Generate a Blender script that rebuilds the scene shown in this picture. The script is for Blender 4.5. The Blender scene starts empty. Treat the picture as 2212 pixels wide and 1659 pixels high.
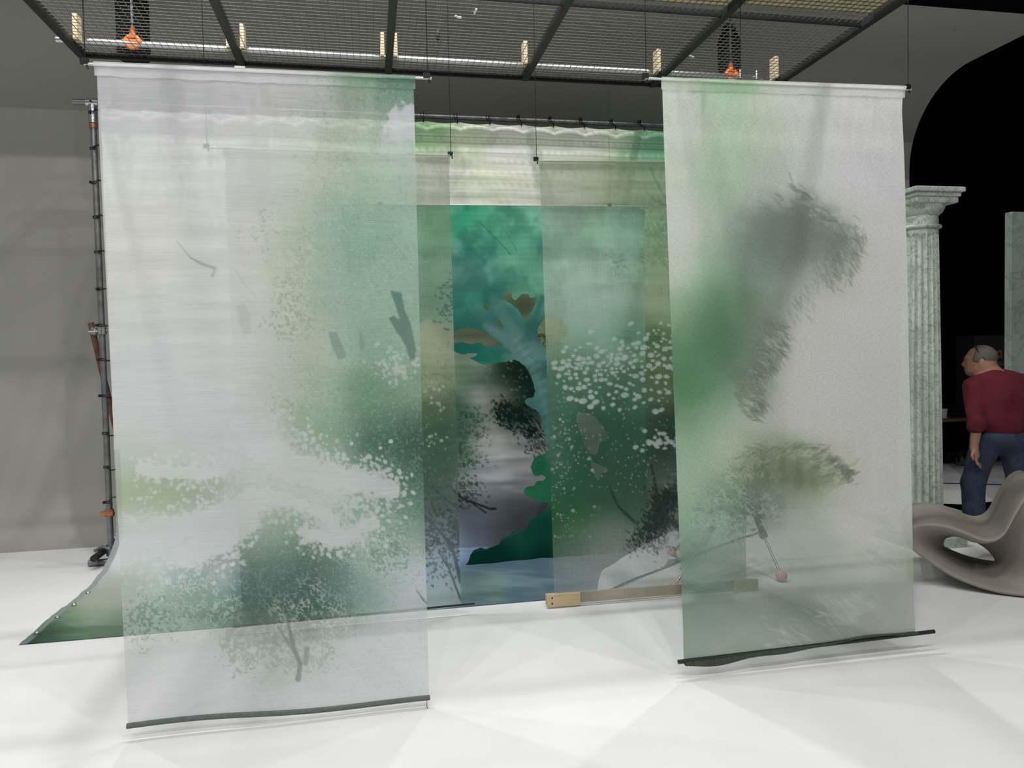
import bpy, bmesh, math, random
import numpy as np
from math import sin, cos, pi, radians, hypot, atan2, floor, sqrt
from mathutils import Matrix, Vector

# ------------------------------------------------------------------ camera, world, lights, exposure
SC = bpy.context.scene
COL = SC.collection
IMG_W, IMG_H, FOC = 2212.0, 1659.0, 1600.0
CAM_H = 1.7
cam_rot = (Matrix.Rotation(-radians(10.9), 3, 'Z') @ Matrix.Rotation(radians(90 - 2.2), 3, 'X')
           @ Matrix.Rotation(radians(-1.2), 3, 'Z'))
cd = bpy.data.cameras.new('camera')
cd.sensor_width = 36.0
cd.lens = 36.0 * FOC / IMG_W
cd.clip_start = 0.05
cam = bpy.data.objects.new('camera', cd)
cam.matrix_world = Matrix.Translation((0, 0, CAM_H)) @ cam_rot.to_4x4()
COL.objects.link(cam)
SC.camera = cam

world = bpy.data.worlds.new('studio_void')
SC.world = world
world.use_nodes = True
world.node_tree.nodes['Background'].inputs[0].default_value = (0.02, 0.021, 0.024, 1)
world.node_tree.nodes['Background'].inputs[1].default_value = 1.0

LAMPS = [(-2.6, 5.0, 6.4, 70), (-1.15, 5.0, 6.4, 70), (0.85, 5.0, 6.4, 70), (3.05, 5.0, 6.4, 70),
         (-2.7, 1.5, 7.2, 74), (-1.3, 1.4, 7.2, 74), (0.9, 1.35, 7.2, 74), (3.15, 1.4, 7.2, 74),
         (-2.7, -2.2, 7.4, 104), (-1.0, -2.2, 7.4, 104), (0.9, -2.2, 7.4, 104), (3.15, -2.2, 7.4, 104)]  # unseen third row behind the camera, added as fill to brighten the gauzes
for lx, ly, lz, lw in LAMPS:
    ld = bpy.data.lights.new('overhead_and_fill_lamp', 'AREA')
    ld.shape = 'DISK'
    ld.size = 0.11
    ld.energy = lw
    ld.color = (1.0, 0.99, 0.985)
    lo = bpy.data.objects.new('overhead_and_fill_lamp', ld)
    lo.location = (lx, ly, lz)
    COL.objects.link(lo)

SC.view_settings.view_transform = 'Standard'
SC.view_settings.look = 'None'
SC.view_settings.gamma = 1.0
SC.view_settings.use_curve_mapping = False
SC.view_settings.exposure = 0.0
SC.cycles.max_bounces = 8
SC.cycles.diffuse_bounces = 4
SC.cycles.transmission_bounces = 6
SC.cycles.transparent_max_bounces = 24


# ------------------------------------------------------------------ helpers
def ray(x, y):
    return cam_rot @ Vector(((x - IMG_W / 2) / FOC, (IMG_H / 2 - y) / FOC, -1.0))


def atY(x, y, Y):
    d = ray(x, y)
    return Vector((0, 0, CAM_H)) + d * (Y / d.y)


def atZ(x, y, z=0.0):
    d = ray(x, y)
    return Vector((0, 0, CAM_H)) + d * ((z - CAM_H) / d.z)


def atX(x, y, X):
    d = ray(x, y)
    return Vector((0, 0, CAM_H)) + d * (X / d.x)


def lin(c):
    c = np.asarray(c, float) / 255.0
    return np.where(c <= 0.04045, c / 12.92, ((c + 0.055) / 1.055) ** 2.4)


def L4(c):
    l = lin(c)
    return (float(l[0]), float(l[1]), float(l[2]), 1.0)


def tag(o, label=None, cat=None, group=None, kind=None):
    if label:
        o['label'] = label
    if cat:
        o['category'] = cat
    if group:
        o['group'] = group
    if kind:
        o['kind'] = kind
    return o


def empty(name, loc, label, cat, group=None, rz=0.0):
    o = bpy.data.objects.new(name, None)
    o.empty_display_size = 0.1
    o.location = loc
    o.rotation_euler = (0, 0, rz)
    COL.objects.link(o)
    return tag(o, label, cat, group)


class MB:
    """collects simple solids in world space; build() links one mesh object"""
    def __init__(s):
        s.v, s.f = [], []

    def add(s, vs, fs):
        b = len(s.v)
        s.v += [tuple(v) for v in vs]
        s.f += [tuple(b + i for i in f) for f in fs]
        return s

    def box(s, a, b):
        x0, y0, z0 = a
        x1, y1, z1 = b
        return s.add([(x0, y0, z0), (x1, y0, z0), (x1, y1, z0), (x0, y1, z0), (x0, y0, z1), (x1, y0, z1), (x1, y1, z1), (x0, y1, z1)],
                     [(0, 3, 2, 1), (4, 5, 6, 7), (0, 1, 5, 4), (1, 2, 6, 5), (2, 3, 7, 6), (3, 0, 4, 7)])

    def obox(s, c, ex, ey, ez):
        c, ex, ey, ez = Vector(c), Vector(ex), Vector(ey), Vector(ez)
        vs = [c + sx * ex + sy * ey + sz * ez for sz in (-1, 1) for sx, sy in ((-1, -1), (1, -1), (1, 1), (-1, 1))]
        return s.add(vs, [(0, 3, 2, 1), (4, 5, 6, 7), (0, 1, 5, 4), (1, 2, 6, 5), (2, 3, 7, 6), (3, 0, 4, 7)])

    def tube(s, pts, r, n=10, r1=None, caps=True):
        pts = [Vector(p) for p in pts]
        m = len(pts)
        rs = r if isinstance(r, (list, tuple)) else [r + ((r1 if r1 is not None else r) - r) * i / max(1, m - 1) for i in range(m)]
        t0 = (pts[1] - pts[0]).normalized()
        up = Vector((0, 0, 1)) if abs(t0.z) < 0.9 else Vector((1, 0, 0))
        nx = t0.cross(up).normalized()
        vs = []
        for i, p in enumerate(pts):
            t = (pts[min(i + 1, m - 1)] - pts[max(i - 1, 0)]).normalized()
            nx = (nx - t * nx.dot(t)).normalized()
            ny = t.cross(nx)
            vs += [p + (nx * cos(2 * pi * k / n) + ny * sin(2 * pi * k / n)) * rs[i] for k in range(n)]
        fs = [(i * n + k, i * n + (k + 1) % n, (i + 1) * n + (k + 1) % n, (i + 1) * n + k) for i in range(m - 1) for k in range(n)]
        if caps:
            fs += [tuple(reversed(range(n))), tuple(range((m - 1) * n, m * n))]
        return s.add(vs, fs)

    def sphere(s, c, r, n=12, m=8, sc=(1, 1, 1)):
        vs = [(c[0], c[1], c[2] + r * sc[2])]
        for i in range(1, m):
            a = pi * i / m
            vs += [(c[0] + r * sc[0] * sin(a) * cos(2 * pi * k / n), c[1] + r * sc[1] * sin(a) * sin(2 * pi * k / n), c[2] + r * sc[2] * cos(a)) for k in range(n)]
        vs.append((c[0], c[1], c[2] - r * sc[2]))
        fs = [(0, 1 + k, 1 + (k + 1) % n) for k in range(n)]
        for i in range(m - 2):
            fs += [(1 + i * n + k, 1 + (i + 1) * n + k, 1 + (i + 1) * n + (k + 1) % n, 1 + i * n + (k + 1) % n) for k in range(n)]
        e = len(vs) - 1
        fs += [(e, 1 + (m - 2) * n + (k + 1) % n, 1 + (m - 2) * n + k) for k in range(n)]
        return s.add(vs, fs)

    def lathe(s, c, prof, n=32):
        vs = [(c[0] + r * cos(2 * pi * k / n), c[1] + r * sin(2 * pi * k / n), c[2] + z) for r, z in prof for k in range(n)]
        m = len(prof)
        fs = [(i * n + k, i * n + (k + 1) % n, (i + 1) * n + (k + 1) % n, (i + 1) * n + k) for i in range(m - 1) for k in range(n)]
        fs += [tuple(reversed(range(n))), tuple(range((m - 1) * n, m * n))]
        return s.add(vs, fs)

    def grid(s, fn, nu, nv):
        vs = [fn(i / nu, j / nv) for j in range(nv + 1) for i in range(nu + 1)]
        w = nu + 1
        return s.add(vs, [(j * w + i, j * w + i + 1, (j + 1) * w + i + 1, (j + 1) * w + i) for j in range(nv) for i in range(nu)])

    def build(s, name, mat, parent=None, smooth=False, bevel=0.0):
        o0 = Vector((0, 0, 0))
        if parent is not None:
            o0 = WORLD_OF(parent)
        elif s.v:
            xs = [v[0] for v in s.v]; ys = [v[1] for v in s.v]; zs = [v[2] for v in s.v]
            o0 = Vector(((min(xs) + max(xs)) / 2, (min(ys) + max(ys)) / 2, min(zs)))
        me = bpy.data.meshes.new(name)
        me.from_pydata([(v[0] - o0.x, v[1] - o0.y, v[2] - o0.z) for v in s.v], [], s.f)
        me.update()
        me.materials.append(mat)
        o = bpy.data.objects.new(name, me)
        COL.objects.link(o)
        if parent is not None:
            o.parent = parent
        else:
            o.location = o0
        if smooth:
            for p in me.polygons:
                p.use_smooth = True
            sharp_edges(me)
        if bevel > 0:
            b = o.modifiers.new('bevel', 'BEVEL')
            b.width = bevel
            b.segments = 2
            b.limit_method = 'ANGLE'
        return o


def sharp_edges(me, ang=radians(40)):
    bm = bmesh.new()
    bm.from_mesh(me)
    for e in bm.edges:
        if len(e.link_faces) == 2 and e.calc_face_angle(0) > ang:
            e.smooth = False
    bm.to_mesh(me)
    bm.free()


def WORLD_OF(o):
    v = Vector(o.location)
    while o.parent is not None:
        o = o.parent
        v = v + Vector(o.location)
    return v


def thing(name, mb, mat, label, cat, group=None, smooth=False, bevel=0.0):
    return tag(mb.build(name, mat, None, smooth, bevel), label, cat, group)


# ------------------------------------------------------------------ materials
def newmat(name):
    m = bpy.data.materials.new(name)
    m.use_nodes = True
    nt = m.node_tree
    return m, nt, nt.nodes['Principled BSDF']


def N(nt, t, **kw):
    n = nt.nodes.new(t)
    for k, v in kw.items():
        setattr(n, k, v)
    return n


def plain(name, rgb, rough=0.6, metal=0.0, var=0.12, scale=30.0, bump=0.0, spec=0.4, stretch=None):
    m, nt, b = newmat(name)
    tc = N(nt, 'ShaderNodeTexCoord')
    nz = N(nt, 'ShaderNodeTexNoise')
    nz.inputs['Scale'].default_value = scale
    nz.inputs['Detail'].default_value = 4
    if stretch:
        mp = N(nt, 'ShaderNodeMapping')
        mp.inputs['Scale'].default_value = stretch
        nt.links.new(tc.outputs['Object'], mp.inputs[0])
        nt.links.new(mp.outputs[0], nz.inputs['Vector'])
    else:
        nt.links.new(tc.outputs['Object'], nz.inputs['Vector'])
    rp = N(nt, 'ShaderNodeValToRGB')
    c = np.asarray(L4(rgb))
    rp.color_ramp.elements[0].position = 0.3
    rp.color_ramp.elements[1].position = 0.7
    rp.color_ramp.elements[0].color = tuple(c[:3] * (1 - var)) + (1,)
    rp.color_ramp.elements[1].color = tuple(np.minimum(1, c[:3] * (1 + var))) + (1,)
    nt.links.new(nz.outputs['Fac'], rp.inputs[0])
    nt.links.new(rp.outputs[0], b.inputs['Base Color'])
    b.inputs['Roughness'].default_value = rough
    b.inputs['Metallic'].default_value = metal
    b.inputs['Specular IOR Level'].default_value = spec
    if bump:
        bp = N(nt, 'ShaderNodeBump')
        bp.inputs['Strength'].default_value = bump
        bp.inputs['Distance'].default_value = 0.01
        nt.links.new(nz.outputs['Fac'], bp.inputs['Height'])
        nt.links.new(bp.outputs[0], b.inputs['Normal'])
    return m


def marble(name, a, b_, vein, scale=3.0):
    m, nt, b = newmat(name)
    tc = N(nt, 'ShaderNodeTexCoord')
    n1 = N(nt, 'ShaderNodeTexNoise')
    n1.inputs['Scale'].default_value = scale
    n1.inputs['Detail'].default_value = 6
    n2 = N(nt, 'ShaderNodeTexNoise')
    n2.inputs['Scale'].default_value = scale * 2.2
    n2.inputs['Detail'].default_value = 7
    n2.inputs['Distortion'].default_value = 1.6
    r1 = N(nt, 'ShaderNodeValToRGB')
    r1.color_ramp.elements[0].color = L4(a)
    r1.color_ramp.elements[1].color = L4(b_)
    r1.color_ramp.elements[0].position = 0.35
    r1.color_ramp.elements[1].position = 0.65
    r2 = N(nt, 'ShaderNodeValToRGB')
    e = r2.color_ramp.elements
    e[0].position, e[0].color = 0.46, (0, 0, 0, 1)
    e[1].position, e[1].color = 0.54, (0, 0, 0, 1)
    k = e.new(0.5)
    k.color = (0.75, 0.75, 0.75, 1)
    mx = N(nt, 'ShaderNodeMix', data_type='RGBA')
    mx.inputs[7].default_value = L4(vein)
    for n in (n1, n2):
        nt.links.new(tc.outputs['Object'], n.inputs['Vector'])
    nt.links.new(n1.outputs['Fac'], r1.inputs[0])
    nt.links.new(n2.outputs['Fac'], r2.inputs[0])
    nt.links.new(r2.outputs[0], mx.inputs[0])
    nt.links.new(r1.outputs[0], mx.inputs[6])
    nt.links.new(mx.outputs[2], b.inputs['Base Color'])
    b.inputs['Roughness'].default_value = 0.5
    return m


def cloth_mat(name, weave=(5.0, 170.0), amt=0.22, trans=0.45, cross=0.0, opaque=False, cut=False):
    """printed cloth: colour and cover come from per-vertex print data, thread pattern from noise"""
    m, nt, b = newmat(name)
    nt.nodes.remove(b)
    out = nt.nodes['Material Output']
    at = N(nt, 'ShaderNodeAttribute', attribute_name='print')
    ao = N(nt, 'ShaderNodeAttribute', attribute_name='cover')
    tc = N(nt, 'ShaderNodeTexCoord')

    def threads(sx, sz, seed):
        mp = N(nt, 'ShaderNodeMapping')
        mp.inputs['Scale'].default_value = (sx, 1.0, sz)
        mp.inputs['Location'].default_value = (seed, 0, seed)
        nz = N(nt, 'ShaderNodeTexNoise')
        nz.inputs['Scale'].default_value = 1.0
        nz.inputs['Detail'].default_value = 3
        nt.links.new(tc.outputs['Object'], mp.inputs[0])
        nt.links.new(mp.outputs[0], nz.inputs['Vector'])
        return nz.outputs['Fac']
    t = threads(weave[0], weave[1], 0.0)
    if cross > 0:
        t2 = threads(weave[1], weave[0], 7.3)
        mm = N(nt, 'ShaderNodeMix', data_type='FLOAT')
        mm.inputs[0].default_value = cross
        nt.links.new(t, mm.inputs[2])
        nt.links.new(t2, mm.inputs[3])
        t = mm.outputs[0]
    # brightness of the thread pattern on the printed colour
    mr = N(nt, 'ShaderNodeMapRange')
    mr.inputs[1].default_value, mr.inputs[2].default_value = 0.25, 0.75
    mr.inputs[3].default_value, mr.inputs[4].default_value = 1.0 - amt * 0.5, 1.0 + amt * 0.5
    nt.links.new(t, mr.inputs[0])
    vm = N(nt, 'ShaderNodeVectorMath', operation='SCALE')
    nt.links.new(at.outputs['Color'], vm.inputs[0])
    nt.links.new(mr.outputs[0], vm.inputs['Scale'])
    df = N(nt, 'ShaderNodeBsdfDiffuse')
    tl = N(nt, 'ShaderNodeBsdfTranslucent')
    nt.links.new(vm.outputs[0], df.inputs['Color'])
    nt.links.new(vm.outputs[0], tl.inputs['Color'])
    ms = N(nt, 'ShaderNodeMixShader')
    ms.inputs[0].default_value = trans
    nt.links.new(df.outputs[0], ms.inputs[1])
    nt.links.new(tl.outputs[0], ms.inputs[2])
    if opaque and not cut:
        nt.links.new(ms.outputs[0], out.inputs[0])
        return m
    tp = N(nt, 'ShaderNodeBsdfTransparent')
    m2 = N(nt, 'ShaderNodeMixShader')
    if cut:
        mc = N(nt, 'ShaderNodeMapRange')
        mc.inputs[1].default_value, mc.inputs[2].default_value = 0.42, 0.58
        nt.links.new(ao.outputs['Fac'], mc.inputs[0])
        fac = mc.outputs[0]
    else:
        ma = N(nt, 'ShaderNodeMapRange')
        ma.inputs[1].default_value, ma.inputs[2].default_value = 0.25, 0.75
        ma.inputs[3].default_value, ma.inputs[4].default_value = -amt * 0.5, amt * 0.5
        nt.links.new(t, ma.inputs[0])
        ad = N(nt, 'ShaderNodeMath', operation='ADD', use_clamp=True)
        nt.links.new(ao.outputs['Fac'], ad.inputs[0])
        nt.links.new(ma.outputs[0], ad.inputs[1])
        fac = ad.outputs[0]
    nt.links.new(fac, m2.inputs[0])
    nt.links.new(tp.outputs[0], m2.inputs[1])
    nt.links.new(ms.outputs[0], m2.inputs[2])
    nt.links.new(m2.outputs[0], out.inputs[0])
    return m


M = {}
M['cyc'] = plain('cyclorama_paint', (170, 169, 164), 0.85, var=0.02, scale=3, spec=0.1)
M['floor'] = plain('studio_floor_paint', (230, 230, 230), 0.6, var=0.03, scale=2.2, spec=0.15)
M['black'] = plain('black_drape', (7, 8, 10), 0.95, var=0.2, scale=2, spec=0.0)
M['dark_metal'] = plain('dark_painted_steel', (38, 38, 38), 0.55, var=0.25, scale=25, spec=0.4)
M['wire'] = plain('black_wire', (22, 22, 22), 0.5, var=0.1)
M['mesh'] = plain('dull_mesh_wire', (112, 110, 106), 0.45, metal=0.3, var=0.1)
M['alu'] = plain('aluminium_tube', (205, 207, 208), 0.3, metal=1.0, var=0.06, scale=8)
M['steel'] = plain('galvanised_pipe', (138, 140, 141), 0.42, metal=0.85, var=0.25, scale=14)
M['rod'] = plain('white_rod', (214, 214, 208), 0.35, metal=0.3, var=0.05)
M['rust'] = plain('rusty_pipe', (116, 86, 66), 0.7, metal=0.3, var=0.3, scale=20)
M['orange'] = plain('orange_hook_paint', (226, 112, 38), 0.4, var=0.12)
M['copper'] = plain('copper_coupler', (190, 128, 92), 0.4, metal=0.7, var=0.2)
M['bungee'] = plain('black_bungee', (16, 16, 18), 0.5, var=0.1)
M['bag'] = plain('black_canvas_bag', (20, 20, 24), 0.85, var=0.3, scale=40, bump=0.3)
M['ply'] = plain('pale_plywood', (212, 196, 160), 0.6, var=0.12, scale=4, stretch=(3, 3, 40))
M['batten'] = plain('pine_batten', (204, 184, 146), 0.6, var=0.12, scale=4, stretch=(2, 20, 40))
M['tape'] = plain('white_tape', (228, 228, 220), 0.6, var=0.05)
M['marble'] = marble('pale_green_marble', (194, 201, 193), (172, 183, 172), (118, 132, 120), 4.5)
M['panel'] = marble('green_grey_panel', (152, 165, 156), (134, 148, 140), (110, 126, 118), 1.6)
M['rocker'] = plain('warm_grey_moulding', (148, 142, 133), 0.62, var=0.05, scale=5, spec=0.3)
M['pink'] = plain('pink_felt_ball', (222, 164, 170), 0.9, var=0.12, scale=60)
M['skin'] = plain('skin', (150, 110, 92), 0.55, var=0.08, scale=35)
M['hair'] = plain('grey_brown_hair', (92, 84, 76), 0.8, var=0.35, scale=120)
M['maroon'] = plain('maroon_knit', (86, 20, 32), 0.9, var=0.12, scale=40, bump=0.2)
M['denim'] = plain('blue_denim', (46, 56, 74), 0.85, var=0.22, scale=24, bump=0.2)
M['white_cotton'] = plain('white_cotton', (220, 216, 210), 0.9)
M['shoe'] = plain('dark_shoe', (36, 34, 34), 0.6)
M['table'] = plain('brown_tabletop', (120, 88, 60), 0.5, var=0.15, scale=6)
M['cabinet'] = plain('charcoal_cabinet', (44, 46, 48), 0.6, var=0.1)
M['yellow'] = plain('yellow_sticker', (120, 112, 70), 0.6)
M['sign_grey'] = plain('grey_sticker', (84, 86, 84), 0.6)
M['hem_dark'] = plain('grey_hem_tape', (100, 108, 102), 0.9, var=0.15, scale=60)
M['baluster'] = plain('white_plaster', (206, 204, 200), 0.7, var=0.05)
M['castor'] = plain('grey_castor', (120, 116, 108), 0.5, var=0.2)
M['rail'] = plain('grey_stone_rail', (120, 120, 122), 0.7, var=0.1)


# ------------------------------------------------------------------ print painting on cloth grids
def hash01(ix, iy, seed):
    h = (ix.astype(np.int64) * 374761393 + iy.astype(np.int64) * 668265263 + seed * 2147483647) & 0xFFFFFFFF
    h = ((h ^ (h >> 13)) * 1274126177) & 0xFFFFFFFF
    h = ((h ^ (h >> 16)) * 2246822519) & 0xFFFFFFFF
    h = h ^ (h >> 15)
    return (h & 0xFFFFFF) / float(0xFFFFFF)


def vnoise(x, y, seed):
    xi, yi = np.floor(x), np.floor(y)
    fx, fy = x - xi, y - yi
    fx = fx * fx * (3 - 2 * fx)
    fy = fy * fy * (3 - 2 * fy)
    a = hash01(xi, yi, seed); b = hash01(xi + 1, yi, seed)
    c = hash01(xi, yi + 1, seed); d = hash01(xi + 1, yi + 1, seed)
    return (a * (1 - fx) + b * fx) * (1 - fy) + (c * (1 - fx) + d * fx) * fy


def fbm(x, y, scale, seed, octv=4):
    v, a, t = 0, 1.0, 0
    for o in range(octv):
        v = v + a * vnoise(x / scale * 2 ** o + 17.3 * o, y / scale * 2 ** o - 9.1 * o, seed + o)
        t += a
        a *= 0.5
    return v / t


def sstep(a, b, x):
    t = np.clip((x - a) / (b - a), 0, 1)
    return t * t * (3 - 2 * t)


class Paint:
    """X, Y: print coordinates of each grid vertex"""
    def __init__(s, X, Y, seed=1):
        s.X, s.Y = X, Y
        s.rgb = np.zeros(X.shape + (3,))
        s.cov = np.full(X.shape, 0.7)
        s.gain = 1.0
        s.sat = 0.74
        s.seed = seed
        s.rng = np.random.RandomState(seed)

    def noise(s, scale, k=0, octv=4, sx=1.0, sy=1.0):
        return fbm(s.X * sx, s.Y * sy, scale, s.seed * 31 + k, octv)

    def base(s, pts, sigma=60.0, warp=22.0):
        wx = s.X + (s.noise(70, 1) - 0.5) * 2 * warp
        wy = s.Y + (s.noise(70, 2) - 0.5) * 2 * warp
        num = np.zeros_like(s.rgb)
        cov = np.zeros(s.X.shape)
        den = np.zeros(s.X.shape) + 1e-12
        for p in pts:
            sg = sigma if len(p) < 5 else p[4]
            w = np.exp(-((wx - p[0]) ** 2 + (wy - p[1]) ** 2) / (2 * sg * sg)) + 1e-9 / (1 + ((wx - p[0]) ** 2 + (wy - p[1]) ** 2) / 1e4)
            num += w[..., None] * np.asarray(p[2], float)
            cov += w * (p[3] if len(p) > 3 else 0.7)
            den += w
        s.rgb = num / den[..., None]
        s.cov = cov / den

    def over(s, mask, col, amt=1.0, cov=None):
        k = np.clip(mask * amt, 0, 1)
        s.rgb = s.rgb * (1 - k[..., None]) + np.asarray(col, float) * k[..., None]
        if cov is not None:
            s.cov = s.cov * (1 - k) + cov * k

    def blobm(s, cx, cy, rx, ry, rot=0.0, soft=0.5, rough=0.0, rs=30.0, k=5):
        c, sn = cos(radians(rot)), sin(radians(rot))
        dx, dy = s.X - cx, s.Y - cy
        d = np.sqrt(((dx * c + dy * sn) / rx) ** 2 + ((-dx * sn + dy * c) / ry) ** 2)
        if rough:
            d = d + (s.noise(rs, k) - 0.5) * 2 * rough
        return 1 - sstep(1 - soft, 1 + soft * 0.3, d)

    def blob(s, cx, cy, rx, ry, col, amt=1.0, cov=None, **kw):
        s.over(s.blobm(cx, cy, rx, ry, **kw), col, amt, cov)

    def lace(s, area, col, amt=0.8, scale=9.0, width=0.06, k=40):
        n = s.noise(scale, k, 2)
        s.over((1 - sstep(width * 0.5, width, np.abs(n - 0.5))) * area, col, amt)

    def web(s, area, col, amt=0.8, cell=9.0, width=0.10, k=3):
        jx = s.X / cell + (s.noise(cell * 2, k, 2) - .5) * 2.6
        jy = s.Y / cell + (s.noise(cell * 2, k + 1, 2) - .5) * 2.6
        f1 = np.full(jx.shape, 9.0); f2 = f1.copy()
        xi, yi = np.floor(jx), np.floor(jy)
        for ox in (-1, 0, 1):
            for oy in (-1, 0, 1):
                d = np.hypot(xi + ox + hash01(xi + ox, yi + oy, k * 7 + 1) - jx, yi + oy + hash01(xi + ox, yi + oy, k * 7 + 2) - jy)
                f2 = np.where(d < f1, f1, np.minimum(f2, d))
                f1 = np.minimum(f1, d)
        m = (1 - sstep(width * .4, width, f2 - f1)) * sstep(.32, .56, s.noise(cell * 1.3, k + 5, 2))
        s.over(m * area, col, amt)

    def speck(s, area, col, amt=0.8, scale=5.0, k=60, sx=1.0, sy=1.0, thr=0.5):
        n = s.noise(scale, k, 2, sx, sy)
        s.over(sstep(1 - area - 0.06, 1 - area + 0.06, n) * (area > 0.02), col, amt)

    def win(s, x0, x1, y0, y1):
        j = np.where(((s.Y >= y0) & (s.Y <= y1) & (s.X >= x0) & (s.X <= x1)))
        if len(j[0]) == 0:
            return None
        return slice(j[0].min(), j[0].max() + 1), slice(j[1].min(), j[1].max() + 1)

    def index(s):
        s.cy = s.Y[:, s.Y.shape[1] // 2]
        s.cx = s.X[s.X.shape[0] // 2, :]

    def lwin(s, x, y, r):
        # nearly regular grid: look up rows / columns through the middle lines, with slack for the tilt
        s_ = 12 + abs(s.X[0, 0] - s.X[-1, 0]) / 2
        t_ = 12 + abs(s.Y[0, 0] - s.Y[0, -1]) / 2
        i0, i1 = np.searchsorted(s.cy, (y - r - t_, y + r + t_))
        j0, j1 = np.searchsorted(s.cx, (x - r - s_, x + r + s_))
        if i1 <= i0 or j1 <= j0:
            return None
        return slice(i0, i1), slice(j0, j1)

    def _put(s, w, k, col, cov=None):
        s.rgb[w] = s.rgb[w] * (1 - k[..., None]) + np.asarray(col, float) * k[..., None]
        if cov is not None:
            s.cov[w] = s.cov[w] * (1 - k) + cov * k

    def dot(s, x, y, r, col, amt=1.0, sq=1.0, rot=0.0, cov=None):
        w = s.lwin(x, y, r * max(1, sq) + 3)
        if w is None:
            return
        dx, dy = s.X[w] - x, s.Y[w] - y
        c, sn = cos(rot), sin(rot)
        d = np.sqrt(((dx * c + dy * sn) / sq) ** 2 + (-dx * sn + dy * c) ** 2)
        s._put(w, np.clip((r - d) / 1.8 + 0.5, 0, 1) * amt, col, cov)

    def leaf(s, x, y, ln, wd, ang, col, amt=1.0, cov=None):
        w = s.lwin(x, y, ln + 3)
        if w is None:
            return
        dx, dy = s.X[w] - x, s.Y[w] - y
        c, sn = cos(ang), sin(ang)
        t = (dx * c + dy * sn) / ln
        n = -dx * sn + dy * c
        half = wd * 0.5 * np.sqrt(np.clip(1 - t * t, 0, 1)) * (1 - 0.45 * t)
        k = np.clip((half - np.abs(n)) / 1.6 + 0.5, 0, 1) * (np.abs(t) < 1) * amt
        s._put(w, k, col, cov)

    def line(s, pts, w0, w1, col, amt=1.0, rough=0.0, cov=None, soft=1.8):
        xs = [p[0] for p in pts]; ys = [p[1] for p in pts]
        w = s.lwin((min(xs) + max(xs)) / 2, (min(ys) + max(ys)) / 2, max(max(xs) - min(xs), max(ys) - min(ys)) / 2 + w0 + 6)
        if w is None:
            return
        X, Y = s.X[w], s.Y[w]
        k = np.zeros(X.shape)
        n = len(pts) - 1
        for i in range(n):
            ax, ay = pts[i]; bx, by = pts[i + 1]
            vx, vy = bx - ax, by - ay
            t = np.clip(((X - ax) * vx + (Y - ay) * vy) / (vx * vx + vy * vy + 1e-9), 0, 1)
            d = np.hypot(X - ax - t * vx, Y - ay - t * vy)
            wd = (w0 + (w1 - w0) * (i + t) / n) * 0.5
            if rough:
                wd = wd * (1 + (fbm(X, Y, 12, 99, 2) - 0.5) * 2 * rough)
            k = np.maximum(k, np.clip((wd - d) / soft + 0.5, 0, 1))
        s._put(w, k * amt, col, cov)

    def poly(s, pts, col, amt=1.0, blur=1, cov=None):
        k = inside(pts, s.X, s.Y).astype(float)
        for _ in range(blur):
            k = blur3(k)
        s.over(k, col, amt, cov)


def blur3(k):
    p = np.pad(k, 1, mode='edge')
    return (p[:-2, 1:-1] + p[2:, 1:-1] + p[1:-1, :-2] + p[1:-1, 2:] + 2 * p[1:-1, 1:-1]) / 6.0


def inside(pts, X, Y):
    r = np.zeros(X.shape, bool)
    n = len(pts)
    for i in range(n):
        x0, y0 = pts[i]; x1, y1 = pts[(i + 1) % n]
        if y0 == y1:
            continue
        c = ((y0 > Y) != (y1 > Y)) & (X < (x1 - x0) * (Y - y0) / (y1 - y0) + x0)
        r ^= c
    return r


def smooth_poly(pts, n=5):
    out = []
    m = len(pts)
    for i in range(m):
        p0, p1, p2, p3 = [np.array(pts[(i + k) % m], float) for k in (-1, 0, 1, 2)]
        for j in range(n):
            t = j / n
            out.append(tuple(0.5 * ((2 * p1) + (-p0 + p2) * t + (2 * p0 - 5 * p1 + 4 * p2 - p3) * t * t + (-p0 + 3 * p1 - 3 * p2 + p3) * t ** 3)))
    return out


def quad_map(c4, nu, nv):
    """print coordinates over a cloth given its four corners TL TR BR BL"""
    u = np.linspace(0, 1, nu + 1)[None, :]
    v = np.linspace(0, 1, nv + 1)[:, None]
    tl, tr, br, bl = [np.array(c, float) for c in c4]
    X = (tl[0] * (1 - u) + tr[0] * u) * (1 - v) + (bl[0] * (1 - u) + br[0] * u) * v
    Y = (tl[1] * (1 - u) + tr[1] * u) * (1 - v) + (bl[1] * (1 - u) + br[1] * u) * v
    return X, Y


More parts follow.
